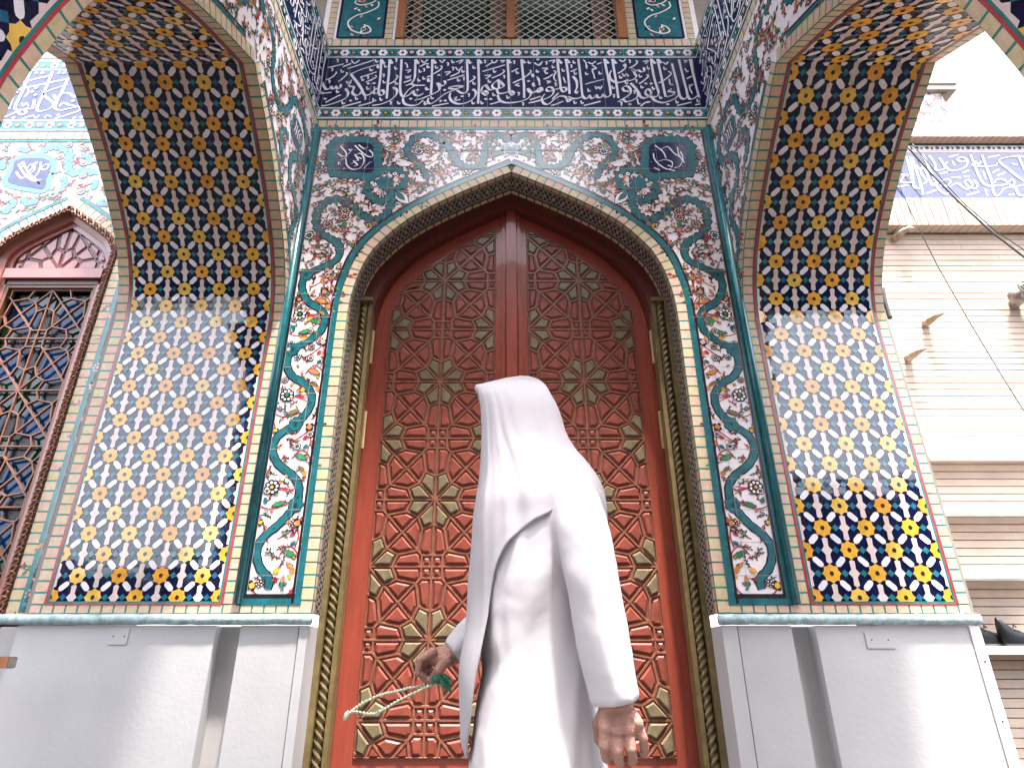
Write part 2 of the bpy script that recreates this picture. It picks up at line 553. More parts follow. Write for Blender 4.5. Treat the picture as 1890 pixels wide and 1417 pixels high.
def star_tiles(il, u0, u1, v0, v1, w, off=0.0, L=1):
    """eight-pointed star mosaic; w is the column spacing, off the phase of the rows"""
    il.clipper = None
    n = max(1, int((v1 - v0) / 0.05))
    for i in range(n):                                        # dark ground
        a, b = v0 + (v1 - v0) * i / n, v0 + (v1 - v0) * (i + 1) / n
        for q in range(12):
            il.poly(rect(u0 + (u1 - u0) * q / 12, a, u0 + (u1 - u0) * (q + 1) / 12, b), M['navy'], h=il.base + 0.0008, tilt=.012)
    il.clipper = rect(u0, v0, u1, v1)
    cols = round((u1 - u0) / w)
    w = (u1 - u0) / cols
    r = w / 2
    rows = int((v1 - v0) / r) + 3
    def tilt(): return il.base + 0.003 + R.random() * 0.0006
    for j in range(-1, rows):
        vc = v0 + off + j * r
        sh = 0.5 if j % 2 == 0 else 0.0
        for i in range(-1, cols + 1):
            uc = u0 + (i + sh) * w + R.uniform(-1, 1) * .006 * w
            vc = v0 + off + j * r + R.uniform(-1, 1) * .006 * w
            pts = []
            for k in range(16):
                a = math.pi * k / 8
                rr = 0.212 * w if k % 2 == 0 else 0.172 * w
                pts.append((uc + rr * math.cos(a), vc + rr * math.sin(a)))
            il.poly(pts, M[R.choices(('yellow', 'yellow_b', 'yellow_c'), (5, 4, 2))[0]], h=tilt(), tilt=.010)
            il.poly([(uc + 0.05 * w * math.cos(math.pi * k / 3), vc + 0.055 * w * math.sin(math.pi * k / 3)) for k in range(6)],
                    M['brown'], h=il.base + 0.0045)
            for sx, sy in ((1, 1), (-1, 1)):                  # white bars on the diagonals
                c = (uc + sx * w / 4, vc + sy * r / 2)
                d = 1 / math.sqrt(2)
                hl, hw = 0.142 * w, 0.066 * w
                prof = [(-hl, 0), (-hl * .78, hw * .8), (-hl * .45, hw), (hl * .45, hw), (hl * .78, hw * .8), (hl, 0), (hl * .78, -hw * .8), (hl * .45, -hw), (-hl * .45, -hw), (-hl * .78, -hw * .8)]
                il.poly([(c[0] + (p * sx - q) * d, c[1] + (p * sy + q * sx * sy) * d) if sx > 0 else (c[0] - (p + q) * d, c[1] + (p - q) * d) for p, q in prof], M[R.choice(('hex', 'hex', 'hex_b'))], h=tilt(), tilt=.010)
            c = (uc + w / 2, vc)                              # tall pale bars
            hl, hw, pk = 0.292 * w, 0.064 * w, 0.125 * w
            up = [(0, -hl), (hw, -hl * .88), (hw * .8, -hl * .3), (pk, 0), (hw * .8, hl * .3), (hw, hl * .88), (0, hl)]
            prof = up + [(-x, y) for x, y in up[-2:0:-1]]
            lo = [p for p in clip(prof, rect(-1, -1, 1, 0))]
            hi = [p for p in clip(prof, rect(-1, 0, 1, 1))]
            hh = tilt()
            mb = M[R.choice(('bar', 'bar', 'bar_b'))]
            for q in (lo, hi): il.poly([(c[0] + x, c[1] + y) for x, y in q], mb, h=hh)
            for sx in (-1, 1):                                # small teal lozenges
                c = (uc + sx * 0.295 * w, vc)
                q = 0.082 * w
                il.poly([(c[0] - q, c[1]), (c[0], c[1] - q), (c[0] + q, c[1]), (c[0], c[1] + q)], M[R.choice(('diamond', 'diamond', 'diamond_b'))], h=tilt(), tilt=.010)
    il.clipper = None

# ------------------------------------------------------------------ floral motifs
def flower(il, x, y, r, kind=0):
    n = 8 if kind != 2 else 5
    pc = [M['white'], M['lilac'], M['white'], M['yellow']][kind % 4]
    a0 = R.random()
    for k in range(n):
        a = a0 + 2 * math.pi * k / n
        il.disc(x + r * .62 * math.cos(a), y + r * .62 * math.sin(a), r * .44, M['black'], 2, 8)
    for k in range(n):
        a = a0 + 2 * math.pi * k / n
        il.disc(x + r * .64 * math.cos(a), y + r * .64 * math.sin(a), r * .19, pc, 3, 7)
    il.disc(x, y, r * .40, M['black'], 4, 8)
    il.disc(x, y, r * .24, R.choice([M['yellow'], M['orange'], M['green']]), 5, 7)

LEAFC = ['maroon', 'red', 'green', 'teal', 'black', 'orange', 'olive', 'maroon']
def sprig(il, x, y, a, ln, stem='maroon', dense=3, w=0.007):
    curl = R.choice((-1, 1)) * R.uniform(.6, 1.7)
    pts, p, b = [(x, y)], (x, y), a
    for i in range(6):
        b += curl / 6
        p = (p[0] + ln / 6 * math.cos(b), p[1] + ln / 6 * math.sin(b))
        pts.append(p)
    il.ribbon(pts, w, M[stem], 1, 3, taper=(.6, 1.2, .5))
    for i in range(dense):
        q = pts[1 + (i * 5) // dense]
        sgn = 1 if i % 2 else -1
        aa = a + curl * (1 + (i * 5) // dense) / 6 + sgn * R.uniform(.6, 1.1)
        il.leaf(q[0], q[1], aa, ln * R.uniform(.22, .38), ln * .15, M[R.choice(LEAFC)], 2)
    il.leaf(pts[-1][0], pts[-1][1], b, ln * .30, ln * .18, M[R.choice(LEAFC[:6])], 2)

def bigleaf(il, x, y, a, ln):
    ln *= .8
    wd = ln * .42
    for s, m, L in ((1.0, M['maroon'], 2), (.80, M[R.choice(['olive', 'green', 'green', 'orange'])], 3)):
        pts = []
        for k in range(9):
            t = k / 8
            q = math.sin(math.pi * t) ** .8 * (.5 + (.10 if k % 2 else -.05))
            pts.append((t, q))
        pts = pts + [(t, -q * .7) for t, q in pts[-2:0:-1]]
        c, d = math.cos(a), math.sin(a)
        o = (1 - s) * .5 * ln
        il.poly([(x + (o + p * ln * s) * c - q * wd * s * d, y + (o + p * ln * s) * d + q * wd * s * c) for p, q in pts], m, L)

def bud(il, x, y, r):
    a0 = R.random() * 6
    for k in range(4):
        a = a0 + k * math.pi / 2
        il.disc(x + r * .6 * math.cos(a), y + r * .6 * math.sin(a), r * .42, M['black'], 2, 6)
    il.disc(x, y, r * .55, R.choice([M['orange'], M['yellow'], M['lilac']]), 3, 7)

def scroll(il, pts, w, taper=(.85, 1.0, .75), jag=0.62, n=8, spots=True):
    p = smooth(pts, n)
    p = resample(p, 0.029)
    il.ribbon(p, w + 0.016, M['black'], 1, raw=True, taper=taper, jag=jag)
    il.ribbon(p, w, M['teal'], 2, raw=True, taper=taper, jag=jag)
    if spots:
        for i in range(3, len(p) - 3, 4):
            il.disc(p[i][0] + R.uniform(-1, 1) * w * .15, p[i][1] + R.uniform(-1, 1) * w * .15, w * .14, M['tealdark'], 4, 5)
    return p

def fill(il, inside, bounds, step, keep, seed=1, size=1.0, sw=.0105):
    """strew sprigs, buds, leaves and flowers over a region, clear of the points in keep"""
    global R
    old = R
    R = random.Random(seed)
    done = list(keep)
    x0, y0, x1, y1 = bounds
    tries = int((x1 - x0) * (y1 - y0) / (step * step) * 14)
    for _ in range(tries):
        x, y = R.uniform(x0, x1), R.uniform(y0, y1)
        if not inside(x, y): continue
        if any((x - q[0]) ** 2 + (y - q[1]) ** 2 < (q[2] if len(q) > 2 else step) ** 2 for q in done): continue
        done.append((x, y, step))
        k = R.random()
        if k < .66: sprig(il, x, y, R.uniform(0, 6.28), step * R.uniform(1.2, 1.9) * size, R.choice(['maroon', 'maroon', 'black', 'maroon', 'black']), 5, sw)
        elif k < .78: bigleaf(il, x - step * .3, y, R.uniform(0, 6.28), step * .95 * size)
        elif k < .90: flower(il, x, y, step * .52 * size, R.randrange(3))
        else: bud(il, x, y, step * .30 * size)
    R = old

# ------------------------------------------------------------------ ground
g = MB(); g.use(M['stone'])
g.face([(-90, -90, 0), (90, -90, 0), (90, 90, 0), (-90, 90, 0)])
cw = MB(); cw.use(mat('blocker_dark', (0.05, 0.045, 0.04), 0.9, 0.0))  # unseen dark blocks behind the camera, added to darken tile reflections
cw.box(-40, -16.5, 0, 40, -16, 4.0)
cw.box(-7.5, -15, 0, 7.5, -14, 12.5)  # tall block added to cut low sky light on door and person
cw.box(8, -15.9, 0, 40, -15.4, 6.4)
tagged(cw.build('unseen_dark_blocks'), kind='structure')
tagged(g.build('ground'), 'dark paving in front of the portal', 'ground', kind='structure')

pf = MB(); pf.use(M['stone_pale'])
pf.face([(-3.2, -5.4, .004), (3.2, -5.4, .004), (3.2, .2, .004), (-3.2, .2, .004)])
tagged(pf.build('porch_floor'), 'grey stone floor of the porch', 'floor', kind='structure')

# ------------------------------------------------------------------ the tiled portal
portal = empty('tiled_portal', (0, 0, 0), 'tiled mosque portal with star mosaic side arches and floral panels round a red door', 'portal')
XL, XR = -1.66, 1.68            # inner faces of the side walls
FAC = lambda u, v, h: (u, -h, v)
TOPZ = 6.25

# wall behind the tilework
w = MB(); w.use(M['buff'])
outer = [(-2.9, 0), (-2.9, 8.2), (2.72, 8.2), (2.72, 0)]
hole = [(1.205, 0)] + DIN + mirror(DIN)[::-1][1:] + [(-1.205, 0)]
upl, upr, upz0, upz1 = -1.07, 1.09, 6.365, 8.0
def wallpoly(pts, y): w.face([(x, y, z) for x, z in pts])
wallpoly([(-2.9, 1.33)] + [(-1.205, 1.33)] + mirror(DIN) + [(0, 6.36), (-1.07, 6.36), (-1.07, 8.2), (-2.9, 8.2)], 0.006)
wallpoly(([(2.72, 1.33)] + [(1.205, 1.33)] + DIN + [(0, 6.36), (1.09, 6.36), (1.09, 8.2), (2.72, 8.2)])[::-1], 0.006)
for x in (-2.876, 2.70):
    w.face([(x, 0.006, 0), (x, 1.2, 0), (x, 1.2, 8.2), (x, 0.006, 8.2)])
w.build('backing_wall', portal)

# floral spandrel panel
il = Inlay(FAC)
PX, PT, PB = 1.655, 5.245, 1.45
left = [(-PX, PB), (-1.30, PB)] + mirror(DOUT)[1:] + [(0, PT), (-PX, PT)]
il.poly(left, M['white'], h=0.0)
il.poly(mirror(left), M['white'], h=0.0)
# borders of the panel: teal and black lines
def line(il, pts, w, m, L=1): il.ribbon(pts, w, m, L, raw=True)
for s in (1, -1):
    f = lambda p: [(s * x, y) for x, y in p]
    line(il, f([(-PX + .018, PB), (-PX + .018, PT)]), .036, M['teal'], 3)
    line(il, f([(-PX + .044, PB + .03), (-PX + .044, PT - .02)]), .016, M['black'], 3)
    line(il, f([(-PX, PB), (-1.27, PB)]), .040, M['teal'], 3)
    line(il, f([(-PX + .036, PB + .032), (-1.31, PB + .032)]), .026, M['black'], 3)
    line(il, f(offset(mirror(DOUT), .0)), .040, M['teal'], 3)
    line(il, f(offset(mirror(DOUT), .030)), .016, M['black'], 3)
    line(il, f([(-PX, PT), (0, PT)]), .026, M['tealline'], 3)

def cr(ox, oy, s, pts, Y=0.0):
    """points read in an enlarged crop of the photograph -> wall coordinates"""
    return [fp(ox + x / s, oy + y / s, Y) for x, y in pts]

keep = []
S_top = cr(580, 220, 5.108, [(1835, 215), (1760, 150), (1680, 150), (1630, 210), (1610, 300), (1590, 400), (1530, 450), (1430, 455), (1360, 415), (1310, 340), (1270, 265), (1200, 195), (1100, 150), (1000, 155), (930, 200), (880, 270), (890, 340), (960, 400), (1020, 470), (1060, 540), (1045, 590)])
S_pal1 = cr(580, 220, 5.108, [(525, 500), (500, 560), (492, 640), (510, 705), (560, 755), (640, 775), (700, 745), (735, 690), (700, 650), (640, 640)])
S_pal2 = cr(580, 220, 5.108, [(570, 480), (640, 480), (720, 470), (800, 490), (855, 545), (850, 610), (800, 655), (735, 655)])
S_low = cr(580, 220, 5.108, [(725, 690), (720, 800), (690, 880), (620, 935), (540, 945), (450, 900), (370, 830), (290, 770), (200, 755), (100, 790), (35, 870), (20, 980), (60, 1070), (150, 1125), (220, 1185), (245, 1260)])
S_str = cr(440, 380, 1.888, [(312, 110), (345, 128), (355, 155), (340, 190), (290, 215), (238, 240), (222, 280), (240, 330), (285, 360), (302, 390), (285, 440), (235, 475), (190, 500), (170, 545), (185, 590), (230, 620), (256, 660), (245, 710), (200, 760), (140, 800), (120, 850), (140, 900), (190, 940), (212, 980), (200, 1040), (140, 1110), (90, 1150), (65, 1200), (75, 1260), (108, 1300), (98, 1345)])
for s in (1, -1):
    f = lambda p: [(s * x, y) for x, y in p]
    for p, wd in ((S_top, .046), (S_low[:13] + S_low[13:], .046)):
        keep += [(x, y, .075) for x, y in scroll(il, f(p), wd)[::2]]
    keep += [(x, y, .07) for x, y in scroll(il, f(S_str), .043, taper=(1.0, .95, .9), jag=0.12)[::2]]
    # knobs where the stem of the narrow panel is cuffed
    for k in (5, 12, 18, 24):
        c = f([S_str[k]])[0]
        for d in range(7):
            a = d * 2 * math.pi / 7
            il.disc(c[0] + .030 * math.cos(a), c[1] + .034 * math.sin(a), .018, M['teal'], 3, 8)
            il.disc(c[0] + .030 * math.cos(a), c[1] + .034 * math.sin(a), .023, M['black'], 1, 8)
        il.disc(c[0], c[1], .012, M['tealdark'], 5, 6)
    for p in (S_pal1, S_pal2):
        q = f(p)
        keep += [(x, y, .07) for x, y in scroll(il, q, .034, jag=1.5, spots=False)[::2]]
    c = f(cr(580, 220, 5.108, [(665, 600)]))[0]
    for k in range(9):
        a = k * 2 * math.pi / 9
        il.leaf(c[0], c[1], a, .085, .04, M['teal'], 3)
    keep.append((c[0], c[1], .10))
    c = f(cr(580, 220, 5.108, [(770, 690)]))[0]
    e = f(cr(580, 220, 5.108, [(880, 790)]))[0]
    a = math.atan2(e[1] - c[1], e[0] - c[0])
    il.leaf(c[0], c[1], a, .17, .10, M['black'], 2)
    il.leaf(c[0], c[1], a, .16, .085, M['white'], 3)
    il.leaf(c[0], c[1], a, .12, .05, M['teal'], 4)
    for dx, dy in ((570, 620), (830, 540), (610, 700), (760, 520)):
        q = f(cr(580, 220, 5.108, [(dx, dy)]))[0]
        il.disc(q[0], q[1], .026, M['black'], 2, 8)
        il.disc(q[0], q[1], .019, M['white'], 3, 8)
        il.disc(q[0], q[1], .007, M['black'], 4, 6)
    # cartouche ground
    box = f(cr(580, 220, 5.108, [(215, 245), (380, 222), (545, 245), (560, 370), (550, 500), (380, 500), (205, 480), (196, 370)]))
    cx = sum(p[0] for p in box) / 8
    cy = sum(p[1] for p in box) / 8
    fr = smooth([(cx + (x - cx) * 1.16, cy + (y - cy) * 1.18) for x, y in box], 5, True)
    fr = resample(fr + [fr[0]], .030)
    il.ribbon(fr, .076, M['black'], 1, raw=True, closed=True, jag=.65)
    il.ribbon(fr, .060, M['teal'], 2, raw=True, closed=True, jag=.65)
    for q in fr[::3]: il.disc(q[0], q[1], .007, M['tealdark'], 4, 5)
    il.poly(smooth(box, 4, True), M['frieze'], 3)
    keep += [(x, y, .085) for x, y in fr[::2]] + [(cx, cy, .2)]
# lotus in the middle
for k in range(7):
    a = math.pi / 2 + (k - 3) * .62
    il.leaf(0, 5.035, a + math.pi, .085, .045, M['diamond'], 3)
il.disc(0, 5.03, .035, M['frieze'], 4, 8)
il.disc(0, 5.045, .014, M['white'], 5, 6)
for s in (1, -1):
    il.leaf(s * .05, 4.965, 0.25 if s > 0 else math.pi - .25, .12, .045, M['teal'], 3)
keep.append((0, 5.02, .09))

def arch_z(tab, x):
    x = abs(x)
    for a, b in zip(tab, tab[1:]):
        if (a[0] - x) * (b[0] - x) <= 0 and a[0] != b[0]:
            return a[1] + (b[1] - a[1]) * (x - a[0]) / (b[0] - a[0])
    return 0
def in_spandrel(x, y):
    return abs(x) < PX - .075 and 3.45 < y < PT - .035 and (abs(x) > 1.36 or y > arch_z(DOUT, x) + .06)
def in_half(x, y): return x < -.03 and in_spandrel(x, y)
# filling of the spandrel, laid out once and mirrored like the rest
half = Inlay(FAC)
fill(half, in_half, (-PX, 3.45, 0, PT), .056, [(k[0], k[1], k[2] * .74) for k in keep], 5, 1.45)
fill(half, in_half, (-PX, 3.45, 0, PT), .047, [(k[0], k[1], k[2] * .60) for k in keep], 77, .8, .006)
n0 = len(il.v)
for sgn in (1, -1):
    b = len(il.v)
    il.v += [(sgn * x, y, z) for x, y, z in half.v]
    il.f += [[i + b for i in (fc if sgn > 0 else fc[::-1])] for fc in half.f]
    il.mi += [il.mid(half.mats[m]) for m in half.mi]
# the narrow panels: a flower, leaves and sprigs at every swing of the stem
def strip(il, s):
    rnd = random.Random(3)
    global R
    old, R = R, rnd
    P = lambda x, y: (lambda q: (s * q[0], q[1]))(cr(440, 380, 1.888, [(x, y)])[0])
    A = lambda dx, dy: math.atan2(-dy, s * dx)
    y = 375
    for k, (fy, fx) in enumerate(((378, 215), (660, 170), (980, 118))):
        x, z = P(fx, fy)
        flower(il, x, z, .050, 0)
        for d in (-14, 0, 14):
            q0, q1 = P(fx + 26, fy + 2), P(fx + 74, fy + d + 10)
            il.ribbon([q0, ((q0[0] + q1[0]) / 2, (q0[1] + q1[1]) / 2 + .004 * d / 14), q1], .011, M['red'], 2, 3, taper=(1, .5))
        x, z = P(fx - 5, fy + 68); bigleaf(il, x, z, A(40, -14), .125)
        x, z = P(fx - 20, fy + 58); il.leaf(x, z, A(-12, -30), .05, .03, M['teal'], 2)
        q = P(fx - 30, fy + 80)
        il.ribbon([P(fx - 40, fy + 25), P(fx - 45, fy + 60), P(fx - 5, fy + 75), P(fx + 50, fy + 60)], .008, M['red'], 1, 4)
        x, z = P(fx - 40, fy + 122); bud(il, x, z, .024)
        il.ribbon([P(fx - 44, fy + 95), P(fx - 38, fy + 122), P(fx - 18, fy + 140)], .007, M['maroon'], 1, 4)
    for k, (fy, fx) in enumerate(((230, 320), (300, 300), (475, 295), (770, 248), (1105, 205))):
        x, z = P(fx, fy); bud(il, x, z, .033)
        il.ribbon([P(fx, fy), P(fx + 4, fy + 45), P(fx - 8, fy + 85)], .009, M['red'], 1, 4)
        il.ribbon([P(fx, fy + 10), P(fx - 40, fy + 40), P(fx - 70, fy + 55)], .008, M['red'], 1, 4)
        for j in range(4):
            x, z = P(fx - 4 + 10 * (j % 2), fy + 30 + 16 * j)
            il.leaf(x, z, A((-20, 20)[j % 2], 16), .045, .028, M[('red', 'orange', 'teal', 'red')[j]], 2)
        x, z = P(fx - 55, fy + 95); bigleaf(il, x, z, A(45, 18), .135)
        il.ribbon([P(fx - 62, fy + 110), P(fx - 30, fy + 80), P(fx - 2, fy + 100), P(fx + 2, fy + 140)], .009, M['red'], 1, 4)
        x, z = P(fx - 40, fy + 135); bigleaf(il, x, z, A(28, 24), .085)
        x, z = P(fx - 20, fy + 150); il.leaf(x, z, A(10, 30), .05, .035, M['orange'], 2)
        x, z = P(fx - 60, fy + 160); il.leaf(x, z, A(-26, 12), .05, .035, M['yellow'], 2)
    # foot of the panel
    il.ribbon([P(38, 1310), P(60, 1350), P(110, 1365), P(170, 1352), P(195, 1325)], .009, M['red'], 1, 4)
    il.ribbon([P(50, 1215), P(42, 1260), P(36, 1310)], .009, M['red'], 1, 4)
    x, z = P(48, 1322); bud(il, x, z, .034)
    x, z = P(150, 1330); il.leaf(x, z, A(0, -24), .05, .045, M['teal'], 2)
    x, z = P(150, 1312); il.leaf(x, z, A(6, -24), .045, .03, M['orange'], 2)
    for (fx, fy) in ((80, 1360), (185, 1300), (196, 1350), (125, 1290)):
        x, z = P(fx, fy); il.leaf(x, z, R.uniform(0, 6), .045, .025, M[R.choice(['red', 'orange', 'yellow'])], 2)
    R = old
strip(il, 1)
strip(il, -1)
def in_strip(x, y): return -1.585 < x < -1.345 and 1.53 < y < 3.5
half = Inlay(FAC)
fill(half, in_strip, (-1.6, 1.5, -1.33, 3.5), .050, [(k[0], k[1], .052) for k in keep if k[0] < 0], 12, .95, .0075)
for sgn in (1, -1):
    b = len(il.v)
    il.v += [(sgn * x, y, z) for x, y, z in half.v]
    il.f += [[i + b for i in (fc if sgn > 0 else fc[::-1])] for fc in half.f]
    il.mi += [il.mid(half.mats[m]) for m in half.mi]
il.clipper = None
for x in [i * .2 for i in range(-8, 9)]:
    z0_ = 1.5 if abs(x) > 1.31 else arch_z(DOUT, x) + .04
    il.ribbon([(x, z0_), (x, PT - .03)], .003, M['tilejoint'], 5, raw=True)
for z in [1.6 + i * .2 for i in range(19)]:
    for s in (1, -1):
        xi = 1.34 if z < 3.4 else next((x / 100 for x in range(134, 0, -1) if arch_z(DOUT, x / 100) + .03 > z), 0) + .01
        if xi < 1.56: il.ribbon([(s * xi, z), (s * (PX - .055), z)], .003, M['tilejoint'], 5, raw=True)
il.build('floral_panel', portal)

# lettering in the two cartouches
def letters(il, ox, oy, s, strokes, w, Y=0.0, nib=True, mt=None):
    for st in strokes:
        p = cr(ox, oy, s, st, Y)
        il.ribbon(p, w, mt or M['hex'], 2, 6, nib=rad(42) if nib else None)
CART_L = [[(250, 265), (300, 320), (300, 370), (255, 390)], [(225, 330), (270, 360), (330, 330), (360, 290)], [(300, 380), (310, 440), (360, 480), (430, 470), (470, 410), (460, 350), (420, 330), (400, 360), (450, 380)],
          [(385, 255), (430, 300), (490, 350), (545, 365), (550, 330), (520, 300)], [(420, 250), (470, 285), (510, 270)], [(370, 400), (410, 440), (380, 450)], [(385, 340), (420, 400)], [(470, 470), (530, 410)], [(330, 290), (345, 310)], [(350, 430), (400, 400)], [(280, 470), (285, 478)], [(235, 410), (230, 440)]]
il = Inlay(FAC, .006)
letters(il, 580, 220, 5.108, CART_L, .0135)
il.build('cartouche_lettering', portal)
il = Inlay(FAC, .006)
CART_R = [[(1030, 960), (1040, 1000), (1080, 1040), (1130, 1060), (1150, 1020), (1110, 1000), (1060, 1010)], [(1075, 935), (1120, 920), (1160, 960), (1200, 985)], [(1040, 910), (1090, 950), (1110, 990)], [(1160, 1050), (1195, 1040), (1215, 990), (1200, 950)], [(1130, 1060), (1165, 1070)], [(1180, 920), (1190, 970), (1225, 1020)], [(1035, 1050), (1070, 1066)], [(1120, 1035), (1150, 1045)]]
letters(il, 900, 0, 3.374, CART_R, .0135)
il.build('cartouche_lettering', portal)

# brick course and reveal round the door
il = Inlay(FAC)
for s in (1, -1):
    path = [(s * x, y) for x, y in DIN]
    if s > 0: path = path
    d = (0.078, 0.0)
    bricks(il, path, -.078 if s > 0 else 0.0, 0.0 if s > 0 else .078, .073)
bl = [(-1.70, 1.4125), (-1.20, 1.4125)]
for s in (1, -1):
    bricks(il, sorted((s * x, y) for x, y in bl), -.024, .024, .068)
il.build('door_brick_edging', portal)
# reveal: brick returns, knotted band, small bricks at the top
PD = Path3(DIN)
def reveal(s):
    def fn(u, v, h):                      # u = depth, v = along the arch
        x, z, tx, tz = PD.at(v)
        return (s * (x - tz * h), u, z + tx * h)
    return fn
SD = PD.L[-1]
S_SPR = PD.L[max(i for i, p in enumerate(PD.p) if p[1] <= 3.46)]
for s in (1, -1):
    il = Inlay(reveal(s))
    n = 70
    for i in range(n):
        il.poly(rect(0.0, SD * i / n, .26, SD * (i + 1) / n), M['knotdark'], h=-.002)
    k = max(1, round(SD / .073))
    for i in range(k):
        a, b = SD * i / k + .006, SD * (i + 1) / k - .006
        il.poly(rect(.002, a, .045, b), R.choice(BR), h=.002)
        il.poly(rect(.002, SD * i / k - .006, .045, SD * i / k + .006), M['joint'], h=.001)
        il.poly(rect(.215, a, .255, b), R.choice(BR), h=.002) if a > S_SPR else None
    # knotwork: three plaited cords below, star strapwork above
    for c in range(4):
        ph = c * math.pi / 2
        pts = []
        m = int(SD / .012)
        for i in range(m + 1):
            v = SD * i / m
            pts.append((.122 + .062 * math.sin(v * 2 * math.pi / .17 + ph) , v))
        il.ribbon(pts, .0105, M['knot'], 1 + c % 2, raw=True)
    m = int(SD / .085)
    for i in range(m):
        v = .04 + SD * i / m
        il.poly([(.122 - .016, v), (.122, v - .016), (.122 + .016, v), (.122, v + .016)], M['lilac'] if v > S_SPR else M['knot'], 3)
    for e in (.056, .192): il.ribbon([(e, 0.0)] + [(e, SD * i / 60) for i in range(1, 61)], .008, M['knot'], 2, raw=True)
    il.build('knotwork_band', portal)

kb = MB(); kb.use(M['knotdark'])
kb.box(-.05, .002, 4.776, .05, .262, 4.84)
kb.build('reveal_apex', portal)

# corner moulding between facade and side walls
for s, x0 in ((-1, XL), (1, XR)):
    c = MB(); c.use(M['teal'])
    c.tube([(x0 * 1.0 - s * .012, -.012, 1.44), (x0 - s * .012, -.012, 5.26)], .026, 10)
    c.build('corner_moulding', portal, True)

# inscription band and its flowered borders
def flower_border(il, u0, u1, z0, z1, phase=0.0):
    il.poly(rect(u0, z0, u1, z1), M['tealline'], h=.001)
    h = z1 - z0
    n = round((u1 - u0) / .36)
    st = (u1 - u0) / n
    zc = (z0 + z1) / 2
    for i in range(n):
        u = u0 + (i + .5) * st
        il.poly([(u - st * .27, zc), (u - st * .17, zc - h * .3), (u - st * .07, zc), (u - st * .17, zc + h * .3)], M['diamond'], 1)
        for d, kind in ((-.36, 1), (-.12, 0), (.12, 1), (.36, 2)):
            x = u + d * st
            if kind == 1:
                for k in range(6):
                    a = k * math.pi / 3
                    il.disc(x + h * .22 * math.cos(a), zc + h * .22 * math.sin(a), h * .14, M['white'], 2, 7)
                il.disc(x, zc, h * .13, M['maroon'], 3, 7)
            elif kind == 0:
                il.disc(x, zc, h * .32, M['black'], 2, 9)
                il.disc(x, zc + h * .05, h * .17, M['lilac'], 3, 6)
            else:
                il.disc(x, zc, h * .22, M['black'], 2, 6)
                il.disc(x, zc, h * .11, M['yellow'], 3, 6)
        il.ribbon([(u - st / 2, zc - h * .1), (u - st * .25, zc + h * .12), (u, zc - h * .12), (u + st * .25, zc + h * .12), (u + st / 2, zc - h * .1)], h * .05, M['black'], 1, 3)
    for z in (z0 + h * .03, z1 - h * .03): il.ribbon([(u0, z), (u1, z)], h * .10, M['hex'], 2, raw=True)

def band(il, u0, u1, top=True):
    """brick, border, blue ground, border, as on every wall of the building"""
    bricks(il, [(u0, 5.302), (u1, 5.302)], -.040, .040, .077)
    il.ribbon([(u0, 5.352), (u1, 5.352)], .014, M['black'], 1, raw=True)
    flower_border(il, u0, u1, 5.365, 5.488)
    il.poly(rect(u0, 5.494, u1, 6.106), M['frieze'], h=.001)
    flower_border(il, u0, u1, 6.112, 6.238)
    il.ribbon([(u0, 6.25), (u1, 6.25)], .016, M['black'], 1, raw=True)

il = Inlay(FAC)
band(il, -1.72, 1.74)
bricks(il, [(-1.72, 6.312), (1.74, 6.312)], -.044, .046, .082)
for i in range(-8, 9): il.ribbon([(i * .205, 5.37), (i * .205, 6.23)], .003, M['tilejoint'], 4, raw=True)
il.build('inscription_band', portal)

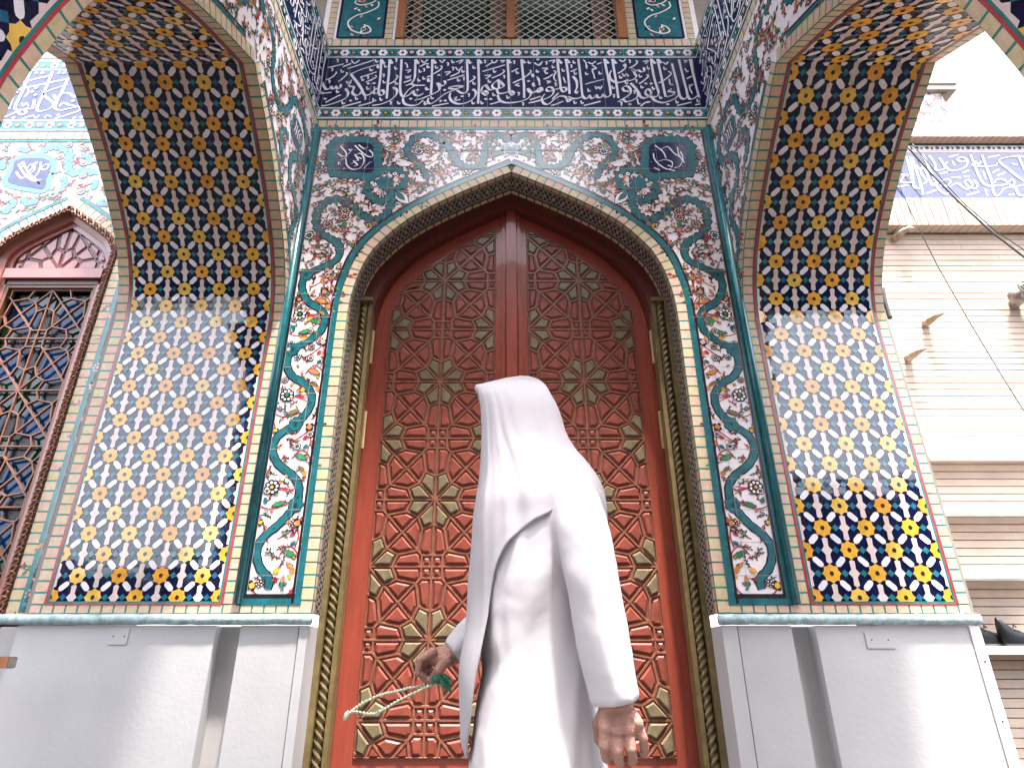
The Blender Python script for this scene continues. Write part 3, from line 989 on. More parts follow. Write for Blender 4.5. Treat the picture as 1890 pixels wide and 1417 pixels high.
T5 = (580, 90, 8.591); T6 = (780, 90, 8.591); T7 = (980, 90, 9.444); T8 = (1140, 90, 9.444)
BIG = {
T5: [[(425, 570), (415, 625), (375, 640), (345, 600)], [(345, 600), (330, 640), (290, 640), (270, 600)], [(270, 600), (240, 645), (190, 648), (160, 610), (120, 540)], [(275, 700), (150, 715), (105, 700)],
     [(500, 640), (540, 720), (500, 790), (380, 850), (200, 905), (110, 915)], [(610, 600), (628, 640), (605, 700), (650, 745), (715, 735), (745, 690)],
     [(1010, 320), (1005, 272), (980, 270), (800, 320), (625, 390), (592, 420), (680, 540), (755, 650), (785, 725), (830, 748), (900, 720), (940, 675), (955, 720), (1020, 710)],
     [(1060, 180), (1055, 400), (1030, 600), (1020, 690), (1045, 745), (1095, 735), (1108, 695), (1070, 665), (1030, 700)], [(1062, 182), (1085, 215), (1112, 248)],
     [(1195, 180), (1185, 400), (1165, 600), (1150, 800)], [(1197, 182), (1218, 212), (1242, 245)], [(1250, 620), (1310, 660), (1300, 740), (1200, 830), (1050, 890), (920, 910)],
     [(1385, 180), (1375, 400), (1363, 600), (1370, 700), (1400, 765), (1470, 760), (1530, 720), (1568, 680), (1590, 735), (1660, 755), (1730, 715)],
     [(1450, 595), (1540, 572), (1600, 592), (1755, 590)], [(1600, 592), (1500, 660), (1430, 750), (1408, 815), (1440, 885), (1540, 910), (1650, 890), (1730, 820)],
     [(1605, 180), (1600, 400), (1590, 480), (1550, 550), (1455, 598)], [(1607, 182), (1630, 212), (1656, 248)], [(1590, 830), (1700, 800), (1800, 760), (1890, 725)]],
T6: [[(155, 180), (150, 400), (142, 600), (132, 730)], [(157, 182), (185, 212), (212, 245)], [(345, 515), (362, 565), (305, 600), (240, 555)], [(235, 550), (268, 635), (240, 690), (130, 740), (0, 800)],
     [(660, 610), (560, 600), (440, 618), (425, 640), (520, 645), (660, 612)], [(545, 655), (460, 680), (330, 740), (220, 830), (130, 880), (82, 850), (95, 790)],
     [(705, 180), (710, 400), (716, 630), (690, 700), (620, 712), (545, 668)], [(707, 182), (735, 212), (762, 245)], [(795, 650), (840, 690), (832, 760), (780, 820), (680, 870), (560, 882), (465, 840), (428, 770), (445, 710)],
     [(880, 180), (890, 400), (892, 640), (880, 880)], [(882, 182), (910, 212), (938, 245)], [(840, 705), (930, 700), (1000, 745), (1030, 712), (985, 680), (930, 695), (940, 640), (965, 602), (1005, 592), (1060, 660), (1140, 645)],
     [(1190, 500), (1108, 580), (1122, 632), (1200, 642), (1285, 605), (1250, 550), (1190, 500)], [(1190, 505), (1210, 570), (1208, 640)], [(1178, 655), (1200, 712), (1280, 716), (1370, 690)],
     [(1345, 180), (1360, 400), (1370, 600), (1380, 695), (1420, 742), (1450, 712), (1412, 682), (1380, 695)], [(1347, 182), (1375, 212), (1402, 240)], [(1565, 180), (1590, 400), (1608, 600), (1610, 790)], [(1567, 182), (1598, 212), (1628, 240)],
     [(1665, 640), (1718, 700), (1690, 780), (1600, 830), (1450, 862), (1300, 862), (1215, 815), (1192, 740)], [(1665, 640), (1690, 690), (1740, 710), (1800, 680), (1850, 640), (1888, 668), (1850, 700), (1808, 682)]],
T7: [[(460, 190), (480, 400), (508, 600), (516, 700), (560, 762), (612, 742), (602, 692), (535, 690)], [(462, 192), (500, 230), (535, 270)], [(380, 740), (300, 752), (268, 722), (300, 682), (365, 690), (392, 740), (375, 810), (280, 872), (110, 930), (0, 950)], [(380, 735), (510, 698)],
     [(605, 190), (638, 400), (660, 600), (672, 800)], [(607, 192), (640, 225), (674, 262)], [(240, 800), (188, 880), (222, 962), (300, 980), (400, 900), (500, 840), (600, 850), (640, 930), (684, 910), (645, 852), (740, 882), (860, 862), (895, 815)],
     [(825, 190), (850, 400), (872, 600), (890, 800), (930, 872), (985, 872), (1012, 825), (1050, 872), (1105, 862), (1132, 815), (1170, 862), (1235, 852), (1252, 808), (1305, 852), (1370, 832), (1386, 770), (1340, 500), (1275, 190)], [(1277, 192), (1315, 230), (1352, 270)],
     [(1415, 190), (1460, 450), (1500, 700), (1522, 870)], [(1417, 192), (1450, 230), (1488, 272)], [(1400, 390), (1368, 470), (1400, 555), (1500, 602), (1600, 582), (1700, 540)], [(730, 490), (790, 570), (802, 680), (770, 765), (830, 748)],
     [(945, 630), (1110, 585), (1280, 540)], [(0, 772), (80, 762), (130, 742), (198, 742), (182, 692), (132, 702), (90, 755)]],
T8: [[(575, 190), (630, 500), (690, 700), (712, 780), (680, 842), (610, 852)], [(577, 192), (615, 230), (654, 272)], [(690, 190), (750, 450), (800, 700), (832, 850)], [(692, 192), (725, 225), (762, 262)], [(600, 852), (540, 840), (482, 790), (502, 722), (560, 732), (582, 790), (540, 842), (470, 872), (400, 850), (370, 790), (310, 700), (225, 610)],
     [(350, 780), (340, 850), (250, 912), (150, 932), (90, 890)], [(200, 752), (110, 742), (88, 692), (150, 660), (212, 702), (222, 790), (130, 862), (0, 940)], [(450, 340), (462, 400), (400, 412), (362, 385), (300, 402), (250, 360), (300, 450), (322, 500), (260, 552), (120, 582), (0, 602)],
     [(945, 270), (990, 450), (1040, 650), (1062, 780), (1030, 850), (930, 912), (800, 950), (680, 930), (612, 882), (588, 830)], [(1065, 200), (1110, 400), (1160, 600), (1212, 800), (1180, 880), (1130, 882), (1080, 830), (1040, 650)],
     [(1255, 190), (1300, 400), (1350, 600), (1400, 790), (1420, 860)], [(1265, 195), (1290, 230), (1305, 400)], [(1390, 830), (1320, 880), (1250, 882), (1205, 790)], [(940, 710), (880, 752), (990, 772), (960, 820), (850, 850)]]}
THIN = {
T5: [[(220, 310), (470, 250)], [(450, 300), (590, 240)], [(530, 325), (950, 190)], [(730, 460), (990, 375)], [(190, 500), (280, 460), (345, 400), (350, 370)], [(380, 530), (450, 480), (520, 410), (510, 380)], [(820, 540), (980, 460), (965, 430)], [(1190, 570), (1270, 520), (1325, 455), (1300, 425)], [(1420, 545), (1540, 500)], [(440, 930), (740, 850)], [(700, 915), (880, 870), (985, 825)], [(180, 860), (380, 755), (425, 740)], [(1440, 230), (1470, 260), (1480, 310)], [(510, 520), (530, 560), (550, 530), (570, 560), (590, 500)], [(1450, 440), (1470, 480), (1490, 445), (1510, 475), (1530, 430)], [(1450, 350), (1530, 345), (1480, 390)], [(1700, 190), (1740, 230), (1800, 180)], [(1680, 290), (1760, 250), (1820, 250)], [(590, 190), (640, 240), (720, 190)]],
T6: [[(70, 460), (140, 430)], [(390, 510), (660, 425)], [(440, 450), (570, 390), (585, 330)], [(170, 410), (270, 350), (310, 300), (280, 280)], [(740, 540), (830, 475), (800, 440)], [(950, 370), (1310, 265)], [(1000, 290), (1100, 230)], [(1100, 475), (1230, 420), (1295, 370), (1270, 340)], [(1430, 550), (1600, 470), (1715, 380), (1700, 340)], [(1410, 375), (1515, 320)], [(150, 920), (410, 870)], [(1070, 890), (1240, 840)], [(1700, 820), (1870, 765)], [(1680, 870), (1890, 815)], [(270, 190), (310, 225), (355, 180)], [(530, 220), (640, 185), (580, 245)], [(350, 380), (440, 375), (370, 430)], [(980, 435), (1080, 430), (1000, 485)], [(1090, 190), (1130, 235), (1190, 190)], [(1230, 200), (1300, 195), (1250, 230)], [(1530, 560), (1470, 585), (1540, 600)], [(1780, 240), (1830, 270), (1880, 230)], [(1810, 450), (1850, 500), (1855, 590)], [(500, 810), (540, 770), (520, 830), (600, 810)], [(520, 300), (570, 350), (635, 290)]],
T7: [[(690, 410), (800, 360)], [(220, 540), (300, 510), (380, 455)], [(1520, 440), (1600, 390), (1650, 330), (1620, 290)], [(350, 1000), (460, 970), (555, 925)], [(920, 1000), (1080, 960), (1210, 925)], [(0, 890), (170, 840)], [(370, 890), (480, 780)], [(1120, 660), (1140, 710), (1180, 670), (1205, 715), (1240, 650)], [(1060, 370), (1110, 350), (1070, 390), (1090, 450), (1110, 530)], [(270, 570), (340, 580), (280, 610)], [(390, 390), (430, 410), (395, 510), (440, 580)], [(60, 250), (140, 300), (200, 230)], [(310, 225), (410, 210), (380, 260)], [(990, 240), (1060, 270), (1130, 225)], [(1060, 290), (1140, 350), (1060, 370)], [(1150, 280), (1240, 245)], [(910, 200), (955, 250), (965, 330), (985, 340)], [(190, 350), (290, 350), (220, 400)], [(110, 530), (140, 580), (150, 640)], [(560, 500), (580, 550), (600, 610)], [(1540, 200), (1600, 230), (1650, 190)], [(1590, 440), (1620, 490), (1660, 450), (1695, 480)]],
T8: [[(0, 440), (70, 400), (130, 340), (90, 290)], [(200, 350), (290, 300), (345, 240), (310, 215)], [(370, 620), (450, 570), (535, 490), (500, 460)], [(710, 610), (830, 540), (930, 450), (880, 400)], [(1200, 530), (1290, 490)], [(1040, 1000), (1290, 940)], [(1350, 990), (1440, 970)], [(400, 1010), (480, 950), (570, 930)], [(440, 235), (530, 220), (480, 270)], [(790, 240), (840, 280), (880, 235)], [(30, 205), (90, 235), (140, 190)], [(80, 440), (110, 490), (150, 450), (190, 490)], [(900, 530), (910, 620), (960, 640)], [(1240, 650), (1310, 630), (1250, 680), (1300, 790)], [(1140, 215), (1210, 215), (1160, 250)], [(340, 880), (360, 970), (395, 960)], [(1170, 350), (1210, 410), (1230, 390)]]}
HOOK = {
T5: [(285, 345), (445, 370), (770, 500), (850, 470), (850, 640), (970, 640), (240, 535), (370, 690), (670, 800), (805, 800), (950, 825), (1060, 815), (1100, 440), (1110, 540), (1130, 290), (1300, 200), (1295, 320), (1305, 560), (1210, 875), (1340, 870), (1680, 370), (1740, 350), (1740, 480), (1660, 510), (1810, 510), (1780, 650), (1760, 880), (370, 205), (900, 345), (990, 210), (515, 210), (570, 600), (460, 870)],
T6: [(400, 260), (220, 310), (480, 220), (480, 330), (640, 370), (570, 510), (650, 490), (815, 310), (815, 560), (985, 220), (1060, 530), (1140, 370), (1290, 460), (1130, 740), (1350, 780), (1450, 230), (1500, 390), (1690, 230), (1745, 440), (1760, 590), (1820, 370), (730, 750), (800, 870), (940, 870), (1520, 730), (150, 790), (90, 300), (30, 880), (80, 650), (95, 520), (1590, 890)],
T7: [(265, 265), (385, 330), (30, 480), (40, 640), (265, 430), (560, 390), (700, 320), (750, 250), (770, 440), (965, 340), (970, 450), (1010, 740), (425, 640), (1200, 440), (1430, 690), (1440, 840), (765, 950), (890, 950), (1640, 310), (1560, 510), (1660, 610), (1570, 970), (790, 770)],
T8: [(205, 240), (530, 350), (390, 490), (320, 580), (420, 680), (620, 700), (290, 770), (745, 860), (820, 360), (60, 980), (1400, 920), (1030, 940)]}
DOT = {
T5: [(860, 565), (950, 560), (580, 835), (1640, 665), (1530, 805), (175, 805), (1805, 310)],
T6: [(260, 430), (350, 665), (290, 840), (360, 835), (1000, 810), (1080, 810), (1680, 525), (630, 765)],
T7: [(110, 410), (120, 200)], T8: [(490, 620), (580, 620), (210, 980), (520, 945), (870, 980)]}

def script(il, Y=0.0, fn=None):
    fn = fn or (lambda p: p)
    for t, L in BIG.items():
        for st in L: il.ribbon([fn(q) for q in cr(*t, st, Y)], .0265, M['hex'], 2, 6, nib=rad(40))
    for t, L in THIN.items():
        for st in L: il.ribbon([fn(q) for q in cr(*t, st, Y)], .0132, M['hex'], 1, 5)
    for t, L in HOOK.items():
        k = t[2] / 8.591
        for i, (x, y) in enumerate(L):
            st = [(x - 16 * k, y - 28 * k), (x - 10 * k, y + 14 * k), (x + 14 * k, y + 12 * k), (x + 20 * k, y - 4 * k)] if i % 3 else [(x - 16 * k, y - 18 * k), (x + 6 * k, y - 26 * k), (x + 10 * k, y - 6 * k), (x, y + 24 * k)]
            il.ribbon([fn(q) for q in cr(*t, st, Y)], .0125, M['hex'], 3, 4)
    for t, L in DOT.items():
        for x, y in L:
            q = fn(cr(*t, [(x, y)], Y)[0])
            d = .0175
            il.poly([(q[0] - d, q[1]), (q[0], q[1] - d * .8), (q[0] + d, q[1]), (q[0], q[1] + d * .8)], M['hex'], 3)
il = Inlay(FAC, .0016)
il.clipper = rect(-1.70, 5.49, 1.70, 6.11)
script(il)
il.build('inscription_lettering', portal)

# ------------------------------------------------------------------ side arches
PA = Path3([(0, 1.385)] + [(0, 1.385 + i * .2) for i in range(1, 10)] + ARC_S)
SA = PA.L[-1]
YM = -2.45
NS = (1.13 + YM) / -1.13
def arch_far(u, v, h):
    y, z, ty, tz = PA.at(v)
    return (u, y - tz * h, z + ty * h)
def arch_near(u, v, h):
    x, y, z = arch_far(u, v, h)
    return (x, -1.13 - (y + 1.13) * NS, z)
for s in (-1, 1):
    if s < 0: a0, a1, t0, t1, wst = -2.876, XL, -2.768, -1.762, .2515
    else: a0, a1, t0, t1, wst = XR, 2.70, 1.782, 2.608, .2755
    for fn in (arch_far, arch_near):
        il = Inlay(fn)
        star_tiles(il, t0, t1, .060, SA, wst, off=.030 - wst / 2)
        n = 90
        def vline(u, wd, m, L):
            il.ribbon([(u, .055 + (SA - .055) * i / n) for i in range(n + 1)], wd, m, L, raw=True)
        for e, sg in ((t0, -1), (t1, 1)):
            vline(e + sg * .006, .014, M['tealline'], 2)
            vline(e + sg * .020, .015, M['red'], 3)
        il.ribbon([(t0 - .02, .052), (t1 + .02, .052)], .012, M['red'], 3, raw=True)
        il.ribbon([(t0, .062), (t1, .062)], .012, M['tealline'], 3, raw=True)
        il.build('star_mosaic', portal)
        il = Inlay(fn)
        bricks(il, [(t0 - .028, .05), (t0 - .028, SA)], 0, t0 - .028 - a0, .0665)
        bricks(il, [(a1, .05), (a1, SA)], 0, a1 - t1 - .028, .0665)
        bricks(il, [(a0, .0245), (a1, .0245)], -.0235, .0235, .072)
        il.build('brick_arris', portal)
    # inner face of the side wall
    X0 = XL if s < 0 else XR
    fn = (lambda u, v, h: (XL + h, u, v)) if s < 0 else (lambda u, v, h: (XR - h, u, v))
    il = Inlay(fn)
    near = [(-1.13 - (y + 1.13) * NS, z) for y, z in ARC_S][::-1]
    outl = ARC_S + near[1:] + [(YM, TOPZ), (0, TOPZ)]
    il.poly(outl, M['white'], h=-.001)
    arch = ARC_S + near[1:]
    up = offset(ARC_S, -.0)
    bricks(il, ARC_S, -.085, 0.0, .0665)
    bricks(il, near, -.085, 0.0, .0665)
    il.ribbon(offset(ARC_S, -.100)[:-3], .030, M['teal'], 2, raw=True)
    il.ribbon(offset(near, -.100)[3:], .030, M['teal'], 2, raw=True)
    il.ribbon(offset(ARC_S, -.122)[:-3], .014, M['black'], 2, raw=True)
    il.ribbon(offset(near, -.122)[3:], .014, M['black'], 2, raw=True)
    kp = []
    for f in (lambda y: y, lambda y: -1.13 - (y + 1.13) * NS):
        for sc in ([(-.10, 3.88), (-.14, 4.05), (-.09, 4.22), (-.17, 4.36), (-.30, 4.40), (-.36, 4.55), (-.26, 4.68), (-.13, 4.76), (-.10, 4.92), (-.22, 5.04), (-.38, 5.08), (-.52, 5.00), (-.55, 4.86), (-.66, 4.74), (-.80, 4.74), (-.90, 4.84), (-.92, 4.98), (-1.02, 5.08), (-1.12, 5.06)],
                   [(-.47, 4.42), (-.58, 4.52), (-.56, 4.63), (-.45, 4.68)]):
            kp += [(a, b, .06) for a, b in scroll(il, [(f(y), z) for y, z in sc], .05)[::2]]
        cxx, czz = f(-.34), 4.84
        bx = [(cxx + .13 * math.cos(k * math.pi / 4) * (1.15 if k % 2 else 1), czz + .11 * math.sin(k * math.pi / 4) * (1.15 if k % 2 else 1)) for k in range(8)]
        il.poly(bx, M['teal'], 4)
        il.poly([(cxx + (x - cxx) * .75, czz + (z - czz) * .75) for x, z in bx], M['frieze'], 5)
        for q in range(4):
            il.ribbon([(cxx - .07 + .04 * q, czz - .05), (cxx - .05 + .03 * q, czz + .02), (cxx - .06 + .045 * q, czz + .06)], .012, M['hex'], 6, 4)
        kp.append((cxx, czz, .17))
    def arch_top(y):
        yy = y if y > -1.13 else -1.13 - (y + 1.13) / NS
        for a, b in zip(ARC_S, ARC_S[1:]):
            if (a[0] - yy) * (b[0] - yy) <= 0 and a[0] != b[0]:
                return a[1] + (b[1] - a[1]) * (yy - a[0]) / (b[0] - a[0])
        return 3.4
    def ins(y, z): return -2.36 < y < -.02 and z > arch_top(y) + .16 and z < 5.22
    fill(il, ins, (-2.4, 3.6, 0, 5.25), .060, [(k[0], k[1], k[2] * .8) for k in kp], 9 + s, 1.3)
    band(il, YM, 0)
    il.build('side_wall_panel', portal)
    il = Inlay(fn, .0016)
    il.clipper = rect(YM, 5.49, -.01, 6.11)
    script(il, 0.0, (lambda p: (p[0] - 1.68, p[1])) if s < 0 else (lambda p: (-(p[0] + 1.68), p[1])))
    il.build('inscription_lettering', portal)
    # body of the side wall: outer face, top, arch-free back
    X1 = -2.876 if s < 0 else 2.70
    w = MB(); w.use(M['buff'])
    w.face([(X1, y, z) for y, z in outl])
    w.face([(X0, 0, TOPZ), (X0, YM, TOPZ), (X1, YM, TOPZ), (X1, 0, TOPZ)])
    w.build('side_wall', portal)

# ------------------------------------------------------------------ front arch (the camera stands just outside it)
FA = [(1.66 + y * (1.66 / 1.13), 2.845 + (z - 3.40) * 1.486) for y, z in ARC]
FA_S = smooth(FA, 6)
PF = Path3([(1.66, 1.385)] + [(1.66, 1.385 + .2 * i) for i in range(1, 7)] + FA_S)
SF = PF.L[-1]
YF0, YF1 = YM, -3.45
for s in (-1, 1):
    def fn(u, v, h, s=s):
        x, z, tx, tz = PF.at(v)
        return (s * (x - tz * h), YF0 - u, z + tx * h)
    il = Inlay(fn)
    star_tiles(il, .078, .92, 0.0, SF, .281, off=.02)
    n = 80
    for e, sg in ((.078, -1), (.92, 1)):
        il.ribbon([(e + sg * .006, SF * i / n) for i in range(n + 1)], .014, M['tealline'], 2, raw=True)
        il.ribbon([(e + sg * .019, SF * i / n) for i in range(n + 1)], .014, M['red'], 3, raw=True)
    bricks(il, [(.052, 0), (.052, SF)], 0, .052, .080)
    bricks(il, [(1.0, 0), (1.0, SF)], 0, .052, .080)
    il.build('front_arch_mosaic', portal)
w = MB(); w.use(M['buff'])
for Y in (YF0, YF1):
    for s in (-1, 1):
        w.face([(s * x, Y, z) for x, z in [(2.95, 0), (1.66, 0)] + FA_S + [(0, 6.1), (1.1, 6.1), (1.1, TOPZ), (2.95, TOPZ)]])
w.face([(-2.95, YF0, 6.1), (2.95, YF0, 6.1), (2.95, YF1, 6.1), (-2.95, YF1, 6.1)])
for s in (-1, 1):
    w.face([(s * 2.95, YF0, 0), (s * 2.95, YF1, 0), (s * 2.95, YF1, TOPZ), (s * 2.95, YF0, TOPZ)])
    w.face([(s * 1.66, YF0, 0), (s * 1.66, YF1, 0), (s * 1.66, YF1, 1.385), (s * 1.66, YF0, 1.385)])
w.build('front_wall', portal)
w = MB(); w.use(M['navywall'])                     # unseen upper front wall, shaped to limit sky reflections; one opening
for a, b in ((-2.95, -1.1), (1.1, 2.95)): w.box(a, YF0 - .25, TOPZ, b, YF0, 10.0)
w.box(-1.1, YF0 - .25, 8.15, 1.1, YF0, 10.0)
w.build('unseen_upper_wall', portal)
w = MB(); w.use(M['buff'])
w.box(-2.95, -1.0, 7.6, 2.95, 0.0, 7.75)  # unseen slab added to keep sky reflection out of the upper panes
w.build('unseen_canopy', portal)

# ------------------------------------------------------------------ white plinth under the tilework, with its ledge
def plinth(x0, x1, y0=-.012, y1=.25):
    p = MB(); p.use(M['plaster'])
    p.box(x0, y0, 0, x1, y1, 1.318)
    return p.build('plinth', portal, bevel=.012)
plinth(-2.90, -1.745)
plinth(-1.600, -1.262)
plinth(-1.255, -1.205, y0=-.020)
plinth(1.30, 1.612)
plinth(1.205, 1.292, y0=-.020)
plinth(1.752, 2.640)
for a, b in ((-1.76, -1.585), (1.60, 1.765)):
    p = MB(); p.use(M['plaster'])
    p.box(a, .09, 0, b, .2, 1.318)
    p.build('plinth_recess', portal)
p = MB(); p.use(M['shelfwhite'])
p.box(2.645, -.022, 0, 2.705, .2, 1.318)
p.use(M['darkmetal'])
for z in (1.12, .82): p.box(2.672, -.025, z, 2.682, -.021, z + .012)
p.build('corner_trim', portal)
for x0, x1 in ((-4.2, -1.195), (1.195, 2.72)):
    p = MB(); p.use(M['ledge'])
    n = 60
    rr = random.Random(4)
    pts = [(x0 + (x1 - x0) * i / n, -.016 + rr.uniform(-.0015, .0015), 1.3515 + rr.uniform(-.002, .002)) for i in range(n + 1)]
    p.tube(pts, .031, 10)
    p.build('ledge', portal, True)
for x0, x1 in ((fp(210, 1157)[0], fp(243, 1157)[0]), (fp(1592, 1165)[0], fp(1643, 1165)[0])):
    p = MB(); p.use(M['plaster'])
    zz0, zz1 = (1.215, 1.305) if x0 < 0 else (1.195, 1.285)
    p.box(x0, -.017, zz0, x1, -.013, zz1)
    p.use(M['darkmetal'])
    for t in (.2, .8):
        xx = x0 + (x1 - x0) * t
        p.box(xx - .004, -.0185, (zz0 + zz1) / 2 - .004, xx + .004, -.0172, (zz0 + zz1) / 2 + .004)
    p.box(x0 - .0015, -.0132, zz0 - .002, x1 + .0015, -.0122, zz0)
    p.build('access_plate', portal)

# ------------------------------------------------------------------ carved door
def trim0(p):
    out = []
    for a, b in zip(p, p[1:]):
        out.append(a)
        if b[0] < 0:
            t = a[0] / (a[0] - b[0])
            out.append((0.0, a[1] + (b[1] - a[1]) * t))
            return out
    return out + [p[-1]]
RI = trim0(offset(DIN, .105))                      # inner edge of the wooden frame
f = MB(); f.use(M['doorframe'])
for s in (1, -1):
    i0 = max(i for i, p in enumerate(DIN) if p[1] < 3.3)
    a = [(s * x, z) for x, z in DIN[i0:]]
    m = len(RI) - 1
    b = [(s * x, z) for x, z in RI]
    ra = resample(a, length(a) / 60)[:61]
    ib = max(i for i, p in enumerate(RI) if p[1] < 3.3)
    bb = b[ib:]
    rb = resample(bb, length(bb) / 60)[:61]
    k = min(len(ra), len(rb))
    ra[-1], rb[-1] = a[-1], bb[-1]
    for i in range(k - 1):
        f.face([(*ra[i][:1], .252, ra[i][1]), (ra[i + 1][0], .252, ra[i + 1][1]), (rb[i + 1][0], .262, rb[i + 1][1]), (rb[i][0], .262, rb[i][1])])
        f.face([(rb[i][0], .262, rb[i][1]), (rb[i + 1][0], .262, rb[i + 1][1]), (rb[i + 1][0] * .985, .30, rb[i + 1][1] - .012), (rb[i][0] * .985, .30, rb[i][1] - .012)])
        f.face([(rb[i][0] * .985, .30, rb[i][1] - .012), (rb[i + 1][0] * .985, .30, rb[i + 1][1] - .012), (rb[i + 1][0] * .975, .38, rb[i + 1][1] - .016), (rb[i][0] * .975, .38, rb[i][1] - .016)])
    f.box(s * 1.215, .30, 0, s * 1.085, .42, 3.6)
f.build('door_frame', portal)

def gold_side(s):
    p = MB(); p.use(M['gold'])
    p.box(s * 1.205, .185, 0, s * 1.168, .30, 3.665)
    p.box(s * 1.103, .205, 0, s * 1.074, .30, 3.665)
    p.box(s * 1.166, .235, 0, s * 1.105, .30, 3.665)
    p.box(s * 1.21, .178, 3.660, s * 1.070, .30, 3.690)
    o = p.build('gilded_moulding', portal, bevel=.006)
    r = MB(); r.use(M['gold'])
    n, k, lobes = 640, 14, 3
    z0, z1 = 0.0, 3.66
    rows = []
    for i in range(n + 1):
        z = z0 + (z1 - z0) * i / n
        tw = s * z * 2 * math.pi / .15
        i0 = len(r.v)
        for q in range(k):
            a = 2 * math.pi * q / k
            rad_ = .026 * (1 + .26 * math.cos(lobes * (a - tw)))
            r.v.append((s * 1.136 + rad_ * math.cos(a), .228 + rad_ * math.sin(a), z))
        rows.append(i0)
    for a, b in zip(rows, rows[1:]):
        for q in range(k):
            r.f.append([a + q, a + (q + 1) % k, b + (q + 1) % k, b + q]); r.mi.append(0)
    r.build('rope_carving', o, True)
gold_side(1)
gold_side(-1)

def girih(xc, z0, a, b, region, half, want):
    """eight-petal rosettes alternating with small squares, in checkerboard; yields (kind, polygon)"""
    T = (.450, .178); K = (.375, 0); K2 = (.2652, .2652); q = .165; J = (.765, .235)
    base = {'petal': [(0, 0), K, T, K2], 'long': [K, T, J, (1 - q, q), (1 - q, 0)], 'kite': [T, J, (.5, .5), K2]}
    out = []
    x0, x1 = min(p[0] for p in region), max(p[0] for p in region)
    y0, y1 = min(p[1] for p in region), max(p[1] for p in region)
    for i in range(-half - 1, half + 2):
        for j in range(-14, 14):
            cx, cz = xc + i * a, z0 + j * b
            if not (x0 - a < cx < x1 + a and y0 - b < cz < y1 + b): continue
            if (i + j) % 2 == 0:
                for kind, P in base.items():
                    for sw in (0, 1):
                        for sx in (1, -1):
                            for sy in (1, -1):
                                pts = [((y, x) if sw else (x, y)) for x, y in P]
                                out.append((kind, [(cx + sx * x * a, cz + sy * y * b) for x, y in pts]))
            else:
                for sx in (1, -1):
                    for sy in (1, -1):
                        out.append(('square', [(cx, cz), (cx + sx * q * a, cz), (cx + sx * q * a, cz + sy * q * b), (cx, cz + sy * q * b)]))
    res = []
    for kind, P in out:
        if area(P) < 0: P = P[::-1]
        P = clip(P, region)
        if P and abs(area(P)) > 2e-4: res.append((kind, P))
    return res

def edges(polys):
    seen = {}
    for _, P in polys:
        for i in range(len(P)):
            a, b = P[i - 1], P[i]
            k = tuple(sorted([(round(a[0], 3), round(a[1], 3)), (round(b[0], 3), round(b[1], 3))]))
            if math.hypot(a[0] - b[0], a[1] - b[1]) > .02: seen[k] = (a, b)
    return list(seen.values())

def bar(a, b, hw, ext=0.0):
    tx, ty = b[0] - a[0], b[1] - a[1]
    L = math.hypot(tx, ty)
    tx, ty = tx / L, ty / L
    a = (a[0] - tx * ext, a[1] - ty * ext)
    b = (b[0] + tx * ext, b[1] + ty * ext)
    return [(a[0] + ty * hw, a[1] - tx * hw), (b[0] + ty * hw, b[1] - tx * hw), (b[0] - ty * hw, b[1] + tx * hw), (a[0] - ty * hw, a[1] + tx * hw)]

